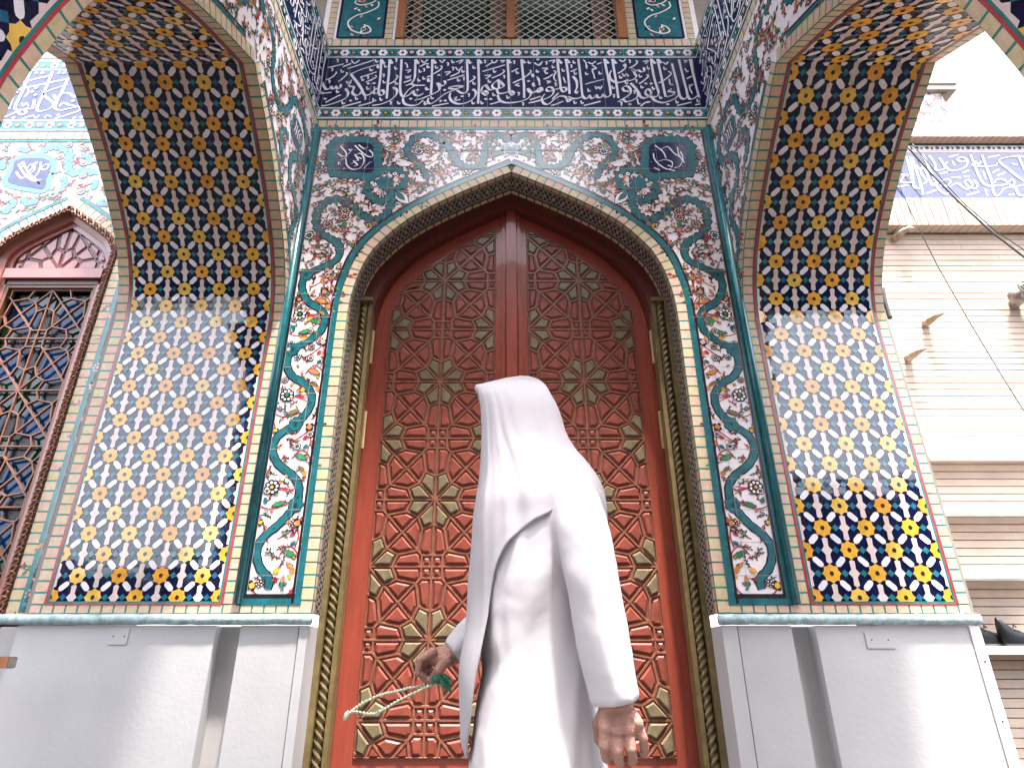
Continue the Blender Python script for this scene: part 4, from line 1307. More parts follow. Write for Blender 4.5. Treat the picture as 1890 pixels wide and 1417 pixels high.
YD = .36
DFN = lambda u, v, h: (u, YD - h, v)
topL = [fp(px, py, YD) for px, py in ((916, 424), (853, 455), (789, 499), (742, 533), (722, 575))]
XC = -.5425
for s in (-1, 1):
    leaf = empty('door_leaf', (0, 0, 0))
    leaf.parent = portal
    bd = MB(); bd.use(M['door'])
    pts = [(x, z) for x, z in DIN if z > 3.4]
    bd.face([(s * x, YD, z) for x, z in [(.004, 0), (1.16, 0), (1.16, 3.4)] + pts[:-1] + [(.004, 4.76)]])
    bd.face([(s * .004, YD, 0), (s * .004, YD + .05, 0), (s * .004, YD + .05, 4.76), (s * .004, YD, 4.76)])
    if s > 0:
        bd.box(-.042, YD - .045, 0, .040, YD - .002, 4.72)
        bd.box(.050, YD - .022, 0, .078, YD - .002, 4.72)
    else:
        bd.box(-.078, YD - .022, 0, -.052, YD - .002, 4.72)
    # moulded edge round the carved field
    bo = bd.build('leaf_board', leaf, bevel=.006)
    region = [(-.96, .605), (-.122, .605)] + topL
    if area(region) < 0: region = region[::-1]
    if s > 0: region = [(-x, z) for x, z in region][::-1]
    polys = girih(s * .5425, 3.95, .4195, .4495, region, 3, None)
    gr = MB(); gr.use(M['groove'])
    gr.face([DFN(x, z, .003) for x, z in region])
    eg = edges(polys)
    hh = 0
    for a, b in eg:
        hh = (hh + 1) % 12
        gr.use(M['strap'])
        bq = clip(bar(a, b, .0085, .004), region)
        if bq: gr.pad(bq, DFN, .003, .009 + hh * .0002, .003)
    for kind, P in polys:
        Q = inset(P, .0155)
        if not Q: continue
        if kind == 'petal': continue
        gr.use(M['pad'])
        gr.pad(Q, DFN, .003, .017 if kind != 'square' else .014, .013)
    gr.build('carved_lattice', leaf)
    ros = {}
    for kind, P in polys:
        if kind == 'petal':
            Q = inset(P, .0125)
            if not Q: continue
            c = (sum(p[0] for p in P) / len(P), sum(p[1] for p in P) / len(P))
            key = min(((s * .5425 + i * .4195, 3.95 + j * .4495) for i in range(-2, 3) for j in range(-10, 4) if (i + j) % 2 == 0), key=lambda k: (k[0] - c[0]) ** 2 + (k[1] - c[1]) ** 2)
            ros.setdefault((round(key[0], 3), round(key[1], 3)), []).append(Q)
    for Qs in ros.values():
        gp = MB(); gp.use(M['goldp'])
        for Q in Qs: gp.pad(Q, DFN, .003, .020, .012)
        gp.build('gilded_rosette', leaf)
    for ya, yb, xx in ((612, 672, 686), (760, 828, 671)):
        za, zb = fp(xx, ya, .30)[1], fp(xx, yb, .30)[1]
        h = MB(); h.use(M['brass'])
        h.tube([(s * 1.068, .292, zb), (s * 1.068, .292, za)], .013, 10)
        for t in (.33, .66): h.tube([(s * 1.068, .292, zb + (za - zb) * t - .003), (s * 1.068, .292, zb + (za - zb) * t + .003)], .0148, 10)
        h.build('hinge', leaf, False)

# ------------------------------------------------------------------ window over the portal and the teal panels beside it
win = empty('upper_window', (0, 0, 0)); win.parent = portal
for x0, x1 in ((-1.065, -.99), (-.035, .043), (1.005, 1.085)):
    f = MB(); f.use(M['wood'])
    f.box(x0, -.01, 6.375, x1, .09, 8.1)
    f.build('frame_post', win, bevel=.006)
f = MB(); f.use(M['winframe'])
for x0, x1 in ((-.945, -.865), (-.19, -.045), (.05, .10), (.80, .95)): f.box(x0, .12, 6.3, x1, .17, 8.1)
f.box(-1.06, .12, 6.30, 1.08, .17, 6.42)
f.build('inner_frame', win, bevel=.005)
f = MB(); f.use(M['glassgreen'])
f.face([(-1.2, .19, 6.2), (1.2, .19, 6.2), (1.2, .19, 8.2), (-1.2, .19, 8.2)])
f.build('pane', win)
f = MB(); f.use(M['wire'])
for x0, x1 in ((-.99, -.035), (.043, 1.005)):
    sx, sz = .104, .090
    H2 = 8.1 - 6.38
    def seg(xa, za, xb, zb, y):
        # clip to the opening
        for lo, hi, ax in ((x0, x1, 0), (6.38, 8.1, 1)):
            a, b = [xa, za], [xb, zb]
            if a[ax] > b[ax]: a, b = b, a
            if b[ax] < lo or a[ax] > hi or abs(a[ax] - b[ax]) < 1e-9: return
            o = 1 - ax
            if a[ax] < lo:
                t = (lo - a[ax]) / (b[ax] - a[ax]); a[o] += (b[o] - a[o]) * t; a[ax] = lo
            if b[ax] > hi:
                t = (hi - a[ax]) / (b[ax] - a[ax]); b[o] = a[o] + (b[o] - a[o]) * t; b[ax] = hi
            (xa, za), (xb, zb) = a, b
        f.tube([(xa, y, za), (xb, y, zb)], .0045, 5, False)
    k = -20
    while k < 32:
        xs = x0 + k * sx
        seg(xs, 6.38, xs + H2 * sx / sz, 6.38 + H2, .030)
        seg(xs, 6.38, xs - H2 * sx / sz, 6.38 + H2, .036)
        k += 1
f.build('wire_mesh', win)
il = Inlay(FAC)
for s in (1, -1):
    a, b = (1.175, 1.60) if s > 0 else (-1.60, -1.175)
    xa, xb = sorted((s * 1.70, s * 1.075))
    il.poly(rect(-1.75 if s < 0 else 1.088, 6.358, 1.75 if s > 0 else -1.067, 8.1), M['white'], h=-.001)
    bricks(il, [(s * 1.130, 6.36), (s * 1.130, 8.1)], -.04, .04, .072)
    bricks(il, [(s * 1.67, 6.36), (s * 1.67, 8.1)], -.035, .035, .072)
    il.poly(rect(a, 6.372, b, 8.1), M['teal'], 2)
    for e in (a, b): il.ribbon([(e, 6.372), (e, 8.1)], .022, M['frieze'], 3, raw=True)
    il.ribbon([(a, 6.375), (b, 6.375)], .022, M['frieze'], 3, raw=True)
    m = (a + b) / 2
    rnd = random.Random(8)
    for j in range(4):
        z = 6.50 + j * .40
        sg = 1 if j % 2 else -1
        il.ribbon([(m - sg * .02, z + .05), (m - sg * .07, z + .02), (m - sg * .09, z - .04), (m - sg * .02, z - .07), (m + sg * .09, z - .02), (m + sg * .13, z + .09), (m + sg * .06, z + .18), (m - sg * .03, z + .22), (m - sg * .13, z + .30), (m - sg * .13, z + .38)], .014, M['hex'], 4, 6)
        flower(il, m - sg * .02, z - .005, .034, 0)
        flower(il, m + sg * .10, z + .02, .024, 0)
        for _ in range(12):
            q = (rnd.uniform(a + .04, b - .04), z + rnd.uniform(-.1, .28))
            il.leaf(q[0], q[1], rnd.uniform(0, 6), .045, .022, M[rnd.choice(['hex', 'black', 'hex', 'maroon', 'lilac'])], 3)
il.build('teal_scroll_panel', portal)

# ------------------------------------------------------------------ wall beside the portal, with its arched lattice window
YL = .13
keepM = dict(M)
M['teal'] = glaze('haze_lightened_teal', (0.09, 0.24, 0.28), 0.25)  # teals and outline lightened: haze over this wall put into the colour
M['white'] = glaze('dimmed_white_glaze', (0.40, 0.36, 0.375), 0.08)  # white darkened so this brightly lit wall does not overexpose
M['frieze'] = M['hazeblue']
M['tealdark'] = glaze('haze_lightened_dark_teal', (0.05, 0.13, 0.17), 0.3)
M['black'] = glaze('haze_lightened_outline', (0.10, 0.11, 0.14), 0.3)
lwall = empty('tiled_wall', (-3.6, YL, 0), 'sunlit tiled wall with an arched lattice window, left of the portal', 'wall')
LW = lambda u, v, h: (u, YL - h, v)
XW = -3.60
KO_px = [(127.4, 380), (160, 397.8), (192.6, 421.5), (210.4, 439), (219, 463), (221.6, 492), (217.8, 516)]
KO = [(abs(fp(x, y, YL)[0] - XW), fp(x, y, YL)[1]) for x, y in KO_px]
KO[0] = (0, KO[0][1])
KO = [(.490, .30), (.490, 1.5), (.490, 2.6), (.490, 3.4), (.492, 3.75)] + [(min(.495, x), z) for x, z in KO[::-1] if z > 3.85]
KO = smooth(KO, 4)
W_R = lambda P: [(XW + x, z) for x, z in P]
W_L = lambda P: [(XW - x, z) for x, z in P]
def inner(d): return trim0(offset(KO, d))
I1, I2, I3 = inner(.055), inner(.095), inner(.135)
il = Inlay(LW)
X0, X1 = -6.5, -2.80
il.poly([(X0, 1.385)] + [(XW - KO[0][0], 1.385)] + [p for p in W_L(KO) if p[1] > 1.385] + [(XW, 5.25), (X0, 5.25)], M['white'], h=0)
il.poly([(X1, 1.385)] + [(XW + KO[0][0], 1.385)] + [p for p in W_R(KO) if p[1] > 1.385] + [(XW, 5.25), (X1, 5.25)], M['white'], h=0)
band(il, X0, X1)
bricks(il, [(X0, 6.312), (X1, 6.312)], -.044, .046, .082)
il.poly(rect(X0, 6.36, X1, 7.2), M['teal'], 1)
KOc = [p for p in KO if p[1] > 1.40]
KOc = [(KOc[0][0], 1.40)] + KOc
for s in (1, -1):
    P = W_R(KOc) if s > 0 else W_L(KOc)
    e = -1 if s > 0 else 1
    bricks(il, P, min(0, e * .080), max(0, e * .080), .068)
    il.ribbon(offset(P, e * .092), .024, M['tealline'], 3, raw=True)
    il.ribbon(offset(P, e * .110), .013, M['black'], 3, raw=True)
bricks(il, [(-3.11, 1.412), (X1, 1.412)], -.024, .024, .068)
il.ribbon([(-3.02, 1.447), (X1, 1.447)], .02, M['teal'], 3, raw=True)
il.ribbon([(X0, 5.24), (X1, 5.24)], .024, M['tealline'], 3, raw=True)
kl = []
def lp(L): return cr(0, 90, 4.295, L, YL)
for L, wd in (([(300, 860), (360, 800), (440, 780), (520, 800), (555, 850), (540, 920), (560, 980), (620, 990), (660, 960), (720, 985), (790, 975)], .050),
              ([(640, 860), (690, 850), (720, 890), (700, 930)], .035), ([(20, 960), (25, 900), (60, 870)], .04),
              ([(180, 1180), (220, 1225), (280, 1215), (320, 1180)], .040), ([(40, 1310), (70, 1250), (110, 1240), (90, 1200), (60, 1190)], .045),
              ([(490, 1020), (520, 1060), (500, 1110), (470, 1130)], .035), ([(720, 1110), (760, 1080), (740, 1040)], .04), ([(780, 1210), (830, 1240), (860, 1200)], .04),
              ([(150, 790), (210, 810), (260, 790)], .035)):
    kl += [(a, b, .06) for a, b in scroll(il, lp(L), wd)[::2]]
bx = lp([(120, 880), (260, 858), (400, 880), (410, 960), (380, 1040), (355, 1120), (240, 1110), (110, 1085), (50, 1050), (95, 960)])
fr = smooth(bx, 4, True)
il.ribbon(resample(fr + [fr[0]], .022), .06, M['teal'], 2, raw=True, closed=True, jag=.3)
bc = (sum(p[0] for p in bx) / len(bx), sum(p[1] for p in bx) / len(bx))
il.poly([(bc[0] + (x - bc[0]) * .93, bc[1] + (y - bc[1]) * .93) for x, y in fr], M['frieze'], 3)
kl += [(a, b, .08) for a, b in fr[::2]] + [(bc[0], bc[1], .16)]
for st in ([(150, 920), (200, 1000), (270, 1050), (330, 1040)], [(130, 980), (180, 1030), (250, 960), (300, 900), (260, 920)], [(210, 960), (250, 920), (280, 960), (240, 990)], [(300, 990), (350, 930), (390, 920), (370, 960), (310, 960)], [(260, 1040), (310, 980), (330, 900)], [(180, 900), (240, 1000), (300, 1050)]):
    il.ribbon(lp(st), .0165, M['hex'], 4, 5, nib=rad(40))
def in_l(x, z):
    d = abs(x - XW)
    return X0 + .3 < x < X1 and 4.0 < z < 5.2 and (d > .62 or z > arch_z(KO, min(d, .489)) + .17)
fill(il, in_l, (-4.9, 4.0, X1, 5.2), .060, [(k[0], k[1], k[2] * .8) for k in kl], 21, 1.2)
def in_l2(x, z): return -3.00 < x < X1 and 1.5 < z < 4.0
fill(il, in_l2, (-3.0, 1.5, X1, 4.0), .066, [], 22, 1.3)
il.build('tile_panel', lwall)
il = Inlay(LW, .0016)
il.clipper = rect(X0, 5.495, X1, 6.105)
def ls(L): return cr(0, 0, 5.45, L, YL)
for st in ([(310, 725), (230, 920), (155, 1085), (200, 1112), (270, 1095), (330, 1095), (350, 1010)], [(530, 725), (450, 930), (375, 1105), (470, 1112), (545, 1050), (450, 965), (480, 925), (690, 850)], [(690, 790), (640, 900), (555, 1080), (620, 1112), (700, 1095), (770, 1080), (690, 1058), (640, 1040), (600, 1075)],
           [(30, 1112), (90, 1080), (130, 990)], [(205, 1112), (190, 1140), (230, 1160), (270, 1130), (240, 1105)], [(540, 960), (575, 1005), (610, 960), (680, 940), (760, 985)], [(100, 1100), (60, 1000)], [(-120, 740), (-160, 900), (-200, 1080), (-120, 1110), (-30, 1090), (20, 1050)], [(-300, 740), (-360, 1080), (-270, 1110)]):
    il.ribbon(ls(st), .026, M['hex'], 2, 6, nib=rad(20))
for st in ([(490, 765), (240, 830)], [(690, 795), (180, 905)], [(250, 980), (290, 930), (280, 900)], [(30, 1190), (170, 1130)], [(230, 1200), (330, 1168), (360, 1190), (400, 1165)], [(550, 1200), (800, 1115), (780, 1070)], [(450, 1190), (480, 1165), (520, 1180)], [(220, 1040), (240, 1070), (270, 1040), (290, 1075)]):
    il.ribbon(ls(st), .014, M['hex'], 1, 5)
for x, y in ((360, 960), (370, 890), (590, 1165), (170, 935), (330, 930), (740, 1020), (750, 1190), (820, 1185), (370, 740), (430, 740), (600, 740), (650, 740), (140, 1190), (460, 780)):
    q = ls([(x, y)])[0]; d = .018
    il.poly([(q[0] - d, q[1]), (q[0], q[1] - d), (q[0] + d, q[1]), (q[0], q[1] + d)], M['hex'], 3)
il.build('inscription_lettering', lwall)
p = MB(); p.use(M['plaster'])
p.box(-6.5, YL - .012, 0, XW - .5, YL + .2, 1.318)
p.box(XW + .5, YL - .012, 0, -2.80, YL + .2, 1.318)
p.build('plinth', lwall)
wl = empty('lattice_window', (0, 0, 0)); wl.parent = lwall
wl.location = -lwall.location
# knotwork border
for s in (1, -1):
    k = MB(); k.use(M['terracotta'])
    P = W_R(KO) if s > 0 else W_L(KO)
    Q = W_R(I1) if s > 0 else W_L(I1)
    a = resample(P, length(P) / 160)[:161]; b = resample(Q, length(Q) / 160)[:161]
    a[-1], b[-1] = P[-1], Q[-1]
    n = min(len(a), len(b)) - 1
    for i in range(n):
        A0, A1, B0, B1 = a[i], a[i + 1], b[i], b[i + 1]
        k.face([LW(*A0, .004), LW(*A1, .004), LW(*B1, .004), LW(*B0, .004)])
        k.face([LW(*B0, .004), LW(*B1, .004), LW(*B1, -.10), LW(*B0, -.10)])
    for ph in (0, math.pi):
        pts = []
        L = length(P); m = int(L / .014)
        aa = resample(P, L / m); bb = resample(Q, length(Q) / m)
        for i in range(min(len(aa), len(bb))):
            t = .5 + .36 * math.sin(i * .014 * 2 * math.pi / .075 + ph)
            x = aa[i][0] + (bb[i][0] - aa[i][0]) * t
            z = aa[i][1] + (bb[i][1] - aa[i][1]) * t
            pts.append((x, YL - .012 - .004 * math.cos(i * .014 * 4 * math.pi / .075 + ph), z))
        k.tube(pts, .0085, 5)
    k.build('knotwork_border', wl)
for s in (1, -1):
    k = MB(); k.use(M['winpink'])
    for PA_, PB_, h0, h1 in ((I1, I2, -.03, -.05), (I2, I3, -.075, -.075)):
        P = W_R(PA_) if s > 0 else W_L(PA_)
        Q = W_R(PB_) if s > 0 else W_L(PB_)
        a = resample(P, length(P) / 120)[:121]; b = resample(Q, length(Q) / 120)[:121]
        a[-1], b[-1] = P[-1], Q[-1]
        for i in range(min(len(a), len(b)) - 1):
            k.face([LW(*a[i], h0), LW(*a[i + 1], h0), LW(*b[i + 1], h1), LW(*b[i], h1)])
            k.face([LW(*b[i], h1), LW(*b[i + 1], h1), LW(*b[i + 1], h1 - .05), LW(*b[i], h1 - .05)])
    k.build('window_frame', wl)
hw = I3[0][0]
ZT0, ZT1 = fp(100, 519, YL + .06)[1], fp(100, 497, YL + .06)[1]
k = MB(); k.use(M['winpink'])
k.box(XW - hw - .03, YL + .045, ZT0 + .025, XW + hw + .03, YL + .14, ZT1)
k.use(M['doorframe'])
k.box(XW - hw - .02, YL + .075, ZT0 - .02, XW + hw + .02, YL + .14, ZT0 + .024)
k.build('transom', wl, bevel=.005)
TFN = lambda u, v, h: (u, YL + .095 - h, v)
top = [(x, z) for x, z in I3 if z > ZT1 + .02]
reg = [(XW + hw, ZT1)] + W_R(top) + W_L(top)[::-1][1:] + [(XW - hw, ZT1)]
if area(reg) < 0: reg = reg[::-1]
k = MB(); k.use(M['winpink'])
k.face([TFN(x, z, 0) for x, z in reg])
polys = girih(XW, ZT1 + .01, .36, .46, reg, 2, None)
for kind, P in polys:
    Q = inset(P, .012)
    if Q:
        k.use(M['goldp'] if kind == 'petal' and False else M['winpink'])
        k.pad(Q, TFN, .001, .013, .006)
for a, b in edges(polys):
    k.use(M['doorframe'])
    q = clip(bar(a, b, .0085), reg)
    if q: k.face([TFN(x, z, .0016) for x, z in q])
k.build('tympanum', wl)
reg = rect(XW - hw, .30, XW + hw, ZT0 - .02)
GFN = lambda u, v, h: (u, YL + .15 - h, v)
polys = girih(XW, 3.785, .372, .428, reg, 2, None)
k = MB()
for i, (kind, P) in enumerate(polys):
    c = (sum(p[0] for p in P) / len(P), sum(p[1] for p in P) / len(P))
    if kind == 'petal': m = M['ggreen']
    elif kind == 'kite': m = M['gblue'] if c[1] > 2.2 or (i % 3) else M['gpurple']
    elif kind == 'square': m = M['ggreen']
    else: m = M['gpurple']
    k.use(m).face([GFN(x, z, 0) for x, z in P])
k.build('stained_glass', wl)
k = MB(); k.use(M['winframe'])
n = 0
for a, b in edges(polys):
    n = (n + 1) % 10
    q = clip(bar(a, b, .0075, .003), reg)
    if q: k.pad(q, lambda u, v, h: (u, YL + .12 - h, v), 0, .018 + n * .0003, .003)
for x in (-hw, hw): k.box(XW + x - .022, YL + .08, .3, XW + x + .022, YL + .13, ZT0)
k.box(XW - hw, YL + .082, ZT0 - .045, XW + hw, YL + .128, ZT0 - .018)
k.build('lattice', wl)
for x in (-6.5,):
    k = MB(); k.use(M['buff'])
    k.face([(x, YL + .2, 0), (-2.8, YL + .2, 0), (-2.8, YL + .2, 7.2), (x, YL + .2, 7.2)])
    k.build('backing_wall', lwall)

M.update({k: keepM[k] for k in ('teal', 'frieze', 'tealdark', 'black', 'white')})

# ------------------------------------------------------------------ beige brick building to the right
YR = 1.12
bld = empty('brick_building', (5, YR, 0), 'beige brick building with a blue inscription band, right of the portal', 'building')
b = MB()
b.use(M['mortar']); b.face([(2.6, YR + .006, 0), (9, YR + .006, 0), (9, YR + .006, 6.3), (2.6, YR + .006, 6.3)])
z, i = 0.02, 0
rr = random.Random(2)
while z < 5.02:
    hgt = .0625
    b.use(M['beige'][i % 2])
    x = 2.6
    while x < 9:
        x2 = min(9, x + rr.uniform(1.2, 2.6))
        dy = rr.uniform(0, .003)
        b.face([(x, YR - dy, z), (x2 - .002, YR - dy, z), (x2 - .002, YR - dy, z + hgt - .008), (x, YR - dy, z + hgt - .008)])
        b.face([(x, YR - dy, z + hgt - .008), (x2 - .002, YR - dy, z + hgt - .008), (x2 - .002, YR + .006, z + hgt - .008), (x, YR + .006, z + hgt - .008)])
        b.face([(x, YR + .006, z), (x2 - .002, YR + .006, z), (x2 - .002, YR - dy, z), (x, YR - dy, z)])
        x = x2
    z += hgt; i += 1
b.build('brick_wall', bld)
def course(z0, z1, y, name, xs=2.6, xe=9.0, w=.072):
    c = MB()
    c.use(M['mortar']); c.box(xs, y + .006, z0 + .004, xe, YR + .05, z1 - .003)
    n = int((xe - xs) / w)
    for i in range(n):
        c.use(M['beige'][rr.randrange(2)])
        x = xs + i * w
        d = rr.uniform(0, .003)
        c.box(x, y - d, z0, x + w - .009, YR + .05, z1)
    c.build(name, bld)
ya, yb = fp(1740, 415, 1.0)[1], fp(1740, 366, 1.0)[1]
course(ya, yb, 1.0, 'soldier_course')
yc, yd = fp(1740, 252, 1.0)[1], fp(1740, 226, 1.0)[1]
course(yc, yd, 1.0, 'cornice')
il = Inlay(lambda u, v, h: (u, YR - .02 - h, v))
ZB1 = fp(1740, 284, YR)[1]
il.poly(rect(2.6, yb - .05, 9, ZB1), M['hazeblue'], h=0)  # band ground carries painted glare haze
il.ribbon([(2.6, ZB1 + .015), (9, ZB1 + .015)], .035, M['lilac'], 1, raw=True)
il.poly(rect(2.6, ZB1 + .03, 9, yc), M['white'], h=0.001)
il.ribbon([(2.6, yc - .012), (9, yc - .012)], .03, M['tealdark'], 2, raw=True)
xx = 2.7
while xx < 9:
    il.disc(xx, ZB1 + .06, .022, M['teal'], 2, 7)
    il.disc(xx + .05, ZB1 + .055, .014, M['frieze'], 2, 6)
    xx += .11
il.build('inscription_band', bld)
il = Inlay(lambda u, v, h: (u, YR - .02 - h, v), .0016)
def rs(L): return cr(1640, 240, 5.904, L, YR - .02)
for st in ([(190, 290), (240, 480), (255, 560), (220, 575), (140, 570), (160, 510), (205, 500), (140, 490)], [(100, 620), (210, 605)], [(230, 290), (260, 450), (270, 610), (330, 640), (350, 610)], [(250, 300), (300, 440), (360, 640), (370, 710)], [(330, 330), (400, 440), (470, 600), (500, 590), (580, 680), (640, 700), (660, 670)], [(340, 430), (380, 400), (350, 460), (410, 560), (370, 590)],
           [(370, 270), (430, 400), (500, 540), (540, 580)], [(440, 280), (500, 370), (510, 430), (560, 440), (610, 410), (550, 310)], [(640, 350), (615, 390), (660, 440), (750, 440), (840, 400), (855, 340), (800, 300), (750, 320), (780, 350), (850, 340)], [(570, 560), (640, 540), (670, 570), (640, 610), (560, 610)],
           [(660, 640), (700, 600), (760, 590), (830, 640), (880, 640), (910, 600), (870, 550), (830, 570), (870, 620), (940, 640), (965, 600), (930, 550)], [(890, 270), (950, 430), (1010, 560), (1080, 610), (1180, 610), (1290, 590), (1260, 550), (1180, 540), (1150, 580)], [(1010, 270), (1070, 430), (1120, 560), (1140, 680), (1180, 720), (1220, 690), (1260, 640), (1380, 620), (1480, 600)], [(900, 380), (960, 400), (1060, 400), (1160, 390), (1180, 360)],
           [(1310, 570), (1340, 540), (1365, 570), (1350, 610), (1310, 600)], [(1480, 300), (1380, 290), (1200, 330), (1300, 430), (1400, 510), (1480, 560)], [(1410, 280), (1450, 380), (1500, 480)], [(1380, 640), (1420, 710), (1500, 720)], [(1600, 260), (1660, 480), (1740, 600), (1900, 600)], [(1750, 260), (1800, 450), (1840, 600)]):
    il.ribbon(rs(st), .030, M['hex'], 2, 6, nib=rad(35))
for st in ([(410, 695), (520, 655)], [(850, 715), (980, 675)], [(1130, 470), (1200, 430)], [(1180, 500), (1270, 465)], [(680, 520), (780, 520)], [(820, 510), (880, 510)], [(1030, 450), (1060, 540)], [(1050, 640), (1075, 720)], [(800, 470), (880, 440)], [(1080, 300), (1210, 280)], [(1310, 710), (1370, 700)], [(650, 300), (760, 270)], [(940, 340), (975, 375), (1010, 345)], [(560, 480), (640, 460)], [(690, 340), (720, 390)], [(1340, 370), (1400, 380)], [(360, 290), (400, 330)], [(300, 380), (340, 440)]):
    il.ribbon(rs(st), .017, M['hex'], 1, 4)
il.build('inscription_lettering', bld)
tx = fp(1715, 185, 3.0)
t = MB(); t.use(M['beige'][0])
zt0, zt1, zt2 = fp(1700, 224, 3.0)[1], fp(1700, 172, 3.0)[1], fp(1700, 148, 3.0)[1]
xr = fp(1748, 200, 3.0)[0]; xr2 = fp(1758, 165, 3.0)[0]
t.use(M['white']); t.box(xr - 1.6, 3.0, 5.5, xr, 4.6, zt1)
t.use(M['beige'][0]); t.box(xr - 1.66, 2.93, zt1, xr2, 4.66, zt1 + .10)
t.box(xr - 1.72, 2.90, zt1 + .10, xr2 + .02, 4.72, zt2)
t.build('roof_turret', bld)
il = Inlay(lambda u, v, h: (u, 2.995 - h, v))
def in_t(x, z): return xr - 1.2 < x < xr - .04 and zt0 - .2 < z < zt1 - .03
fill(il, in_t, (xr - 1.2, zt0 - .2, xr, zt1), .085, [], 31, 1.2)
il.build('turret_tile_panel', bld)

# shelves on the brick wall
for i, (py0, py1) in enumerate(((815, 838), (928, 943), (1052, 1066), (1192, 1207))):
    z1, z0 = fp(1800, py0, .93)[1], fp(1800, py1, .93)[1]
    s = MB(); s.use(M['shelfwhite'])
    s.box(2.9, .93, z0, 7.2, YR - .004, z1)
    lab = ('top white wall shelf, thickest of the four on the beige brick wall', 'white wall shelf second from the top on the brick wall',
           'white wall shelf just above the shelf with black shoes', 'lowest white wall shelf, with black shoes standing on it')[i]
    tagged(s.build('wall_shelf', None, bevel=.006), lab, 'shelf', 'white shelves on the brick wall')
ZSH = fp(1800, 1192, .93)[1]
# shoes
def shoe(x0, y, label):
    root = empty('shoe', (x0, y, ZSH), label, 'shoe', 'black shoes on the shelf')
    u = MB(); u.use(M['leather'])
    secs = [(0, .030, .20, .02), (.02, .038, .185, .0), (.06, .042, .150, 0), (.10, .043, .118, 0), (.14, .045, .108, 0), (.18, .048, .088, 0), (.225, .049, .060, 0), (.265, .042, .045, 0), (.295, .022, .030, 0)]
    rows = []
    for x, w_, h_, z_ in secs:
        i0 = len(u.v)
        for q in range(11):
            a = math.pi * q / 10
            u.v.append((x0 + x, y - w_ * math.cos(a), ZSH + .018 + (h_ - .018) * math.sin(a) ** .7))
        rows.append(i0)
    for a, b_ in zip(rows, rows[1:]):
        for q in range(10):
            u.f.append([a + q, b_ + q, b_ + q + 1, a + q + 1]); u.mi.append(0)
    u.f.append([rows[0] + q for q in range(11)]); u.mi.append(0)
    u.f.append([rows[-1] + q for q in range(11)][::-1]); u.mi.append(0)
    u.build('upper', root, True)
    s = MB(); s.use(M['darkmetal'])
    pts = [(0, .028), (.06, .040), (.16, .046), (.23, .052), (.28, .040), (.302, .012)]
    for (xa, wa), (xb, wb) in zip(pts, pts[1:]):
        s.face([(x0 + xa, y - wa, ZSH + .02), (x0 + xb, y - wb, ZSH + .02), (x0 + xb, y + wb, ZSH + .02), (x0 + xa, y + wa, ZSH + .02)])
        for sg in (1, -1):
            s.face([(x0 + xa, y + sg * wa, ZSH + .001), (x0 + xb, y + sg * wb, ZSH + .001), (x0 + xb, y + sg * wb, ZSH + .02), (x0 + xa, y + sg * wa, ZSH + .02)])
    s.build('sole', root)
    l = MB(); l.use(M['leather'])
    for k in range(4):
        x = x0 + .085 + k * .028
        z_ = ZSH + .124 - k * .016
        l.tube([(x, y - .030, z_ - .018), (x + .004, y, z_ + .004), (x, y + .030, z_ - .018)], .0055, 6)
    l.tube([(x0 + .10, y - .012, ZSH + .125), (x0 + .09, y - .03, ZSH + .148), (x0 + .115, y - .02, ZSH + .13)], .005, 6)
    l.build('laces', root, True)
xs1 = fp(1806, 1160, 1.0)[0]; xs2 = fp(1838, 1160, 1.0)[0]
shoe(xs1 - .03, 1.05, 'black lace-up shoe half hidden behind the white pier edge')
shoe(xs2 + .01, .985, 'black lace-up shoe on the lowest shelf, fully in view')

# stubs of metal brackets left in the wall
for px, py, lab in ((1652, 441, 'weathered metal stub under the soldier course, highest on the brick wall'), (1708, 597, 'pointed rusty metal stub in the middle of the brick wall'), (1676, 661, 'pale flattened metal stub, lowest on the brick wall')):
    q = fp3(px, py, YR)
    m = MB(); m.use(M['stub'])
    m.tube([q + Vector((0, .02, 0)), q + Vector((-.01, -.06, -.01)), q + Vector((.02, -.11, .01)), q + Vector((.07, -.13, .03)), q + Vector((.125, -.12, .045))], [.034, .036, .030, .020, .006], 9)
    m.ball(q + Vector((-.015, -.05, -.012)), .042, 10, (1, .7, .75))
    tagged(m.build('wall_stub', None, True), lab, 'metal stub', 'metal stubs in the brick wall')

# fixture clamped at the right edge
q = fp3(1868, 553, YR)
fx = empty('wall_fixture', (q.x, YR, q.z), 'grey metal fixture with a ringed clamp on the brick wall at right', 'wall fixture')
m = MB(); m.use(M['metal'])
m.ball(q + Vector((-.03, -.10, -.02)), .085, 12, (1, .8, .95))
m.tube([q + Vector((0, .01, -.05)), q + Vector((-.02, -.10, -.05))], .05, 10)
m.build('bracket', fx, True)
m = MB(); m.use(M['metal'])
c = q + Vector((-.02, -.18, .02))
for r_ in (.055, .028):
    m.tube([c + Vector((r_ * math.cos(a), -.01, r_ * math.sin(a))) for a in [i * math.pi / 9 for i in range(19)]], .010, 6)
c2 = q + Vector((-.03, -.17, -.075))
m.tube([c2 + Vector((.03 * math.cos(a), 0, .03 * math.sin(a))) for a in [i * math.pi / 7 for i in range(15)]], .010, 6)
m.build('clamp_ring', fx, True)
m = MB(); m.use(M['darkmetal'])
m.tube([q + Vector((.05, -.15, .02)), q + Vector((.09, -.15, .02))], .085, 14)
m.use(M['metal'])
m.tube([q + Vector((.09, -.15, .015)), q + Vector((.60, -.15, .015))], .072, 14)
m.tube([q + Vector((.07, -.14, -.085)), q + Vector((.60, -.14, -.095))], .022, 8)
m.use(M['shelfwhite'])
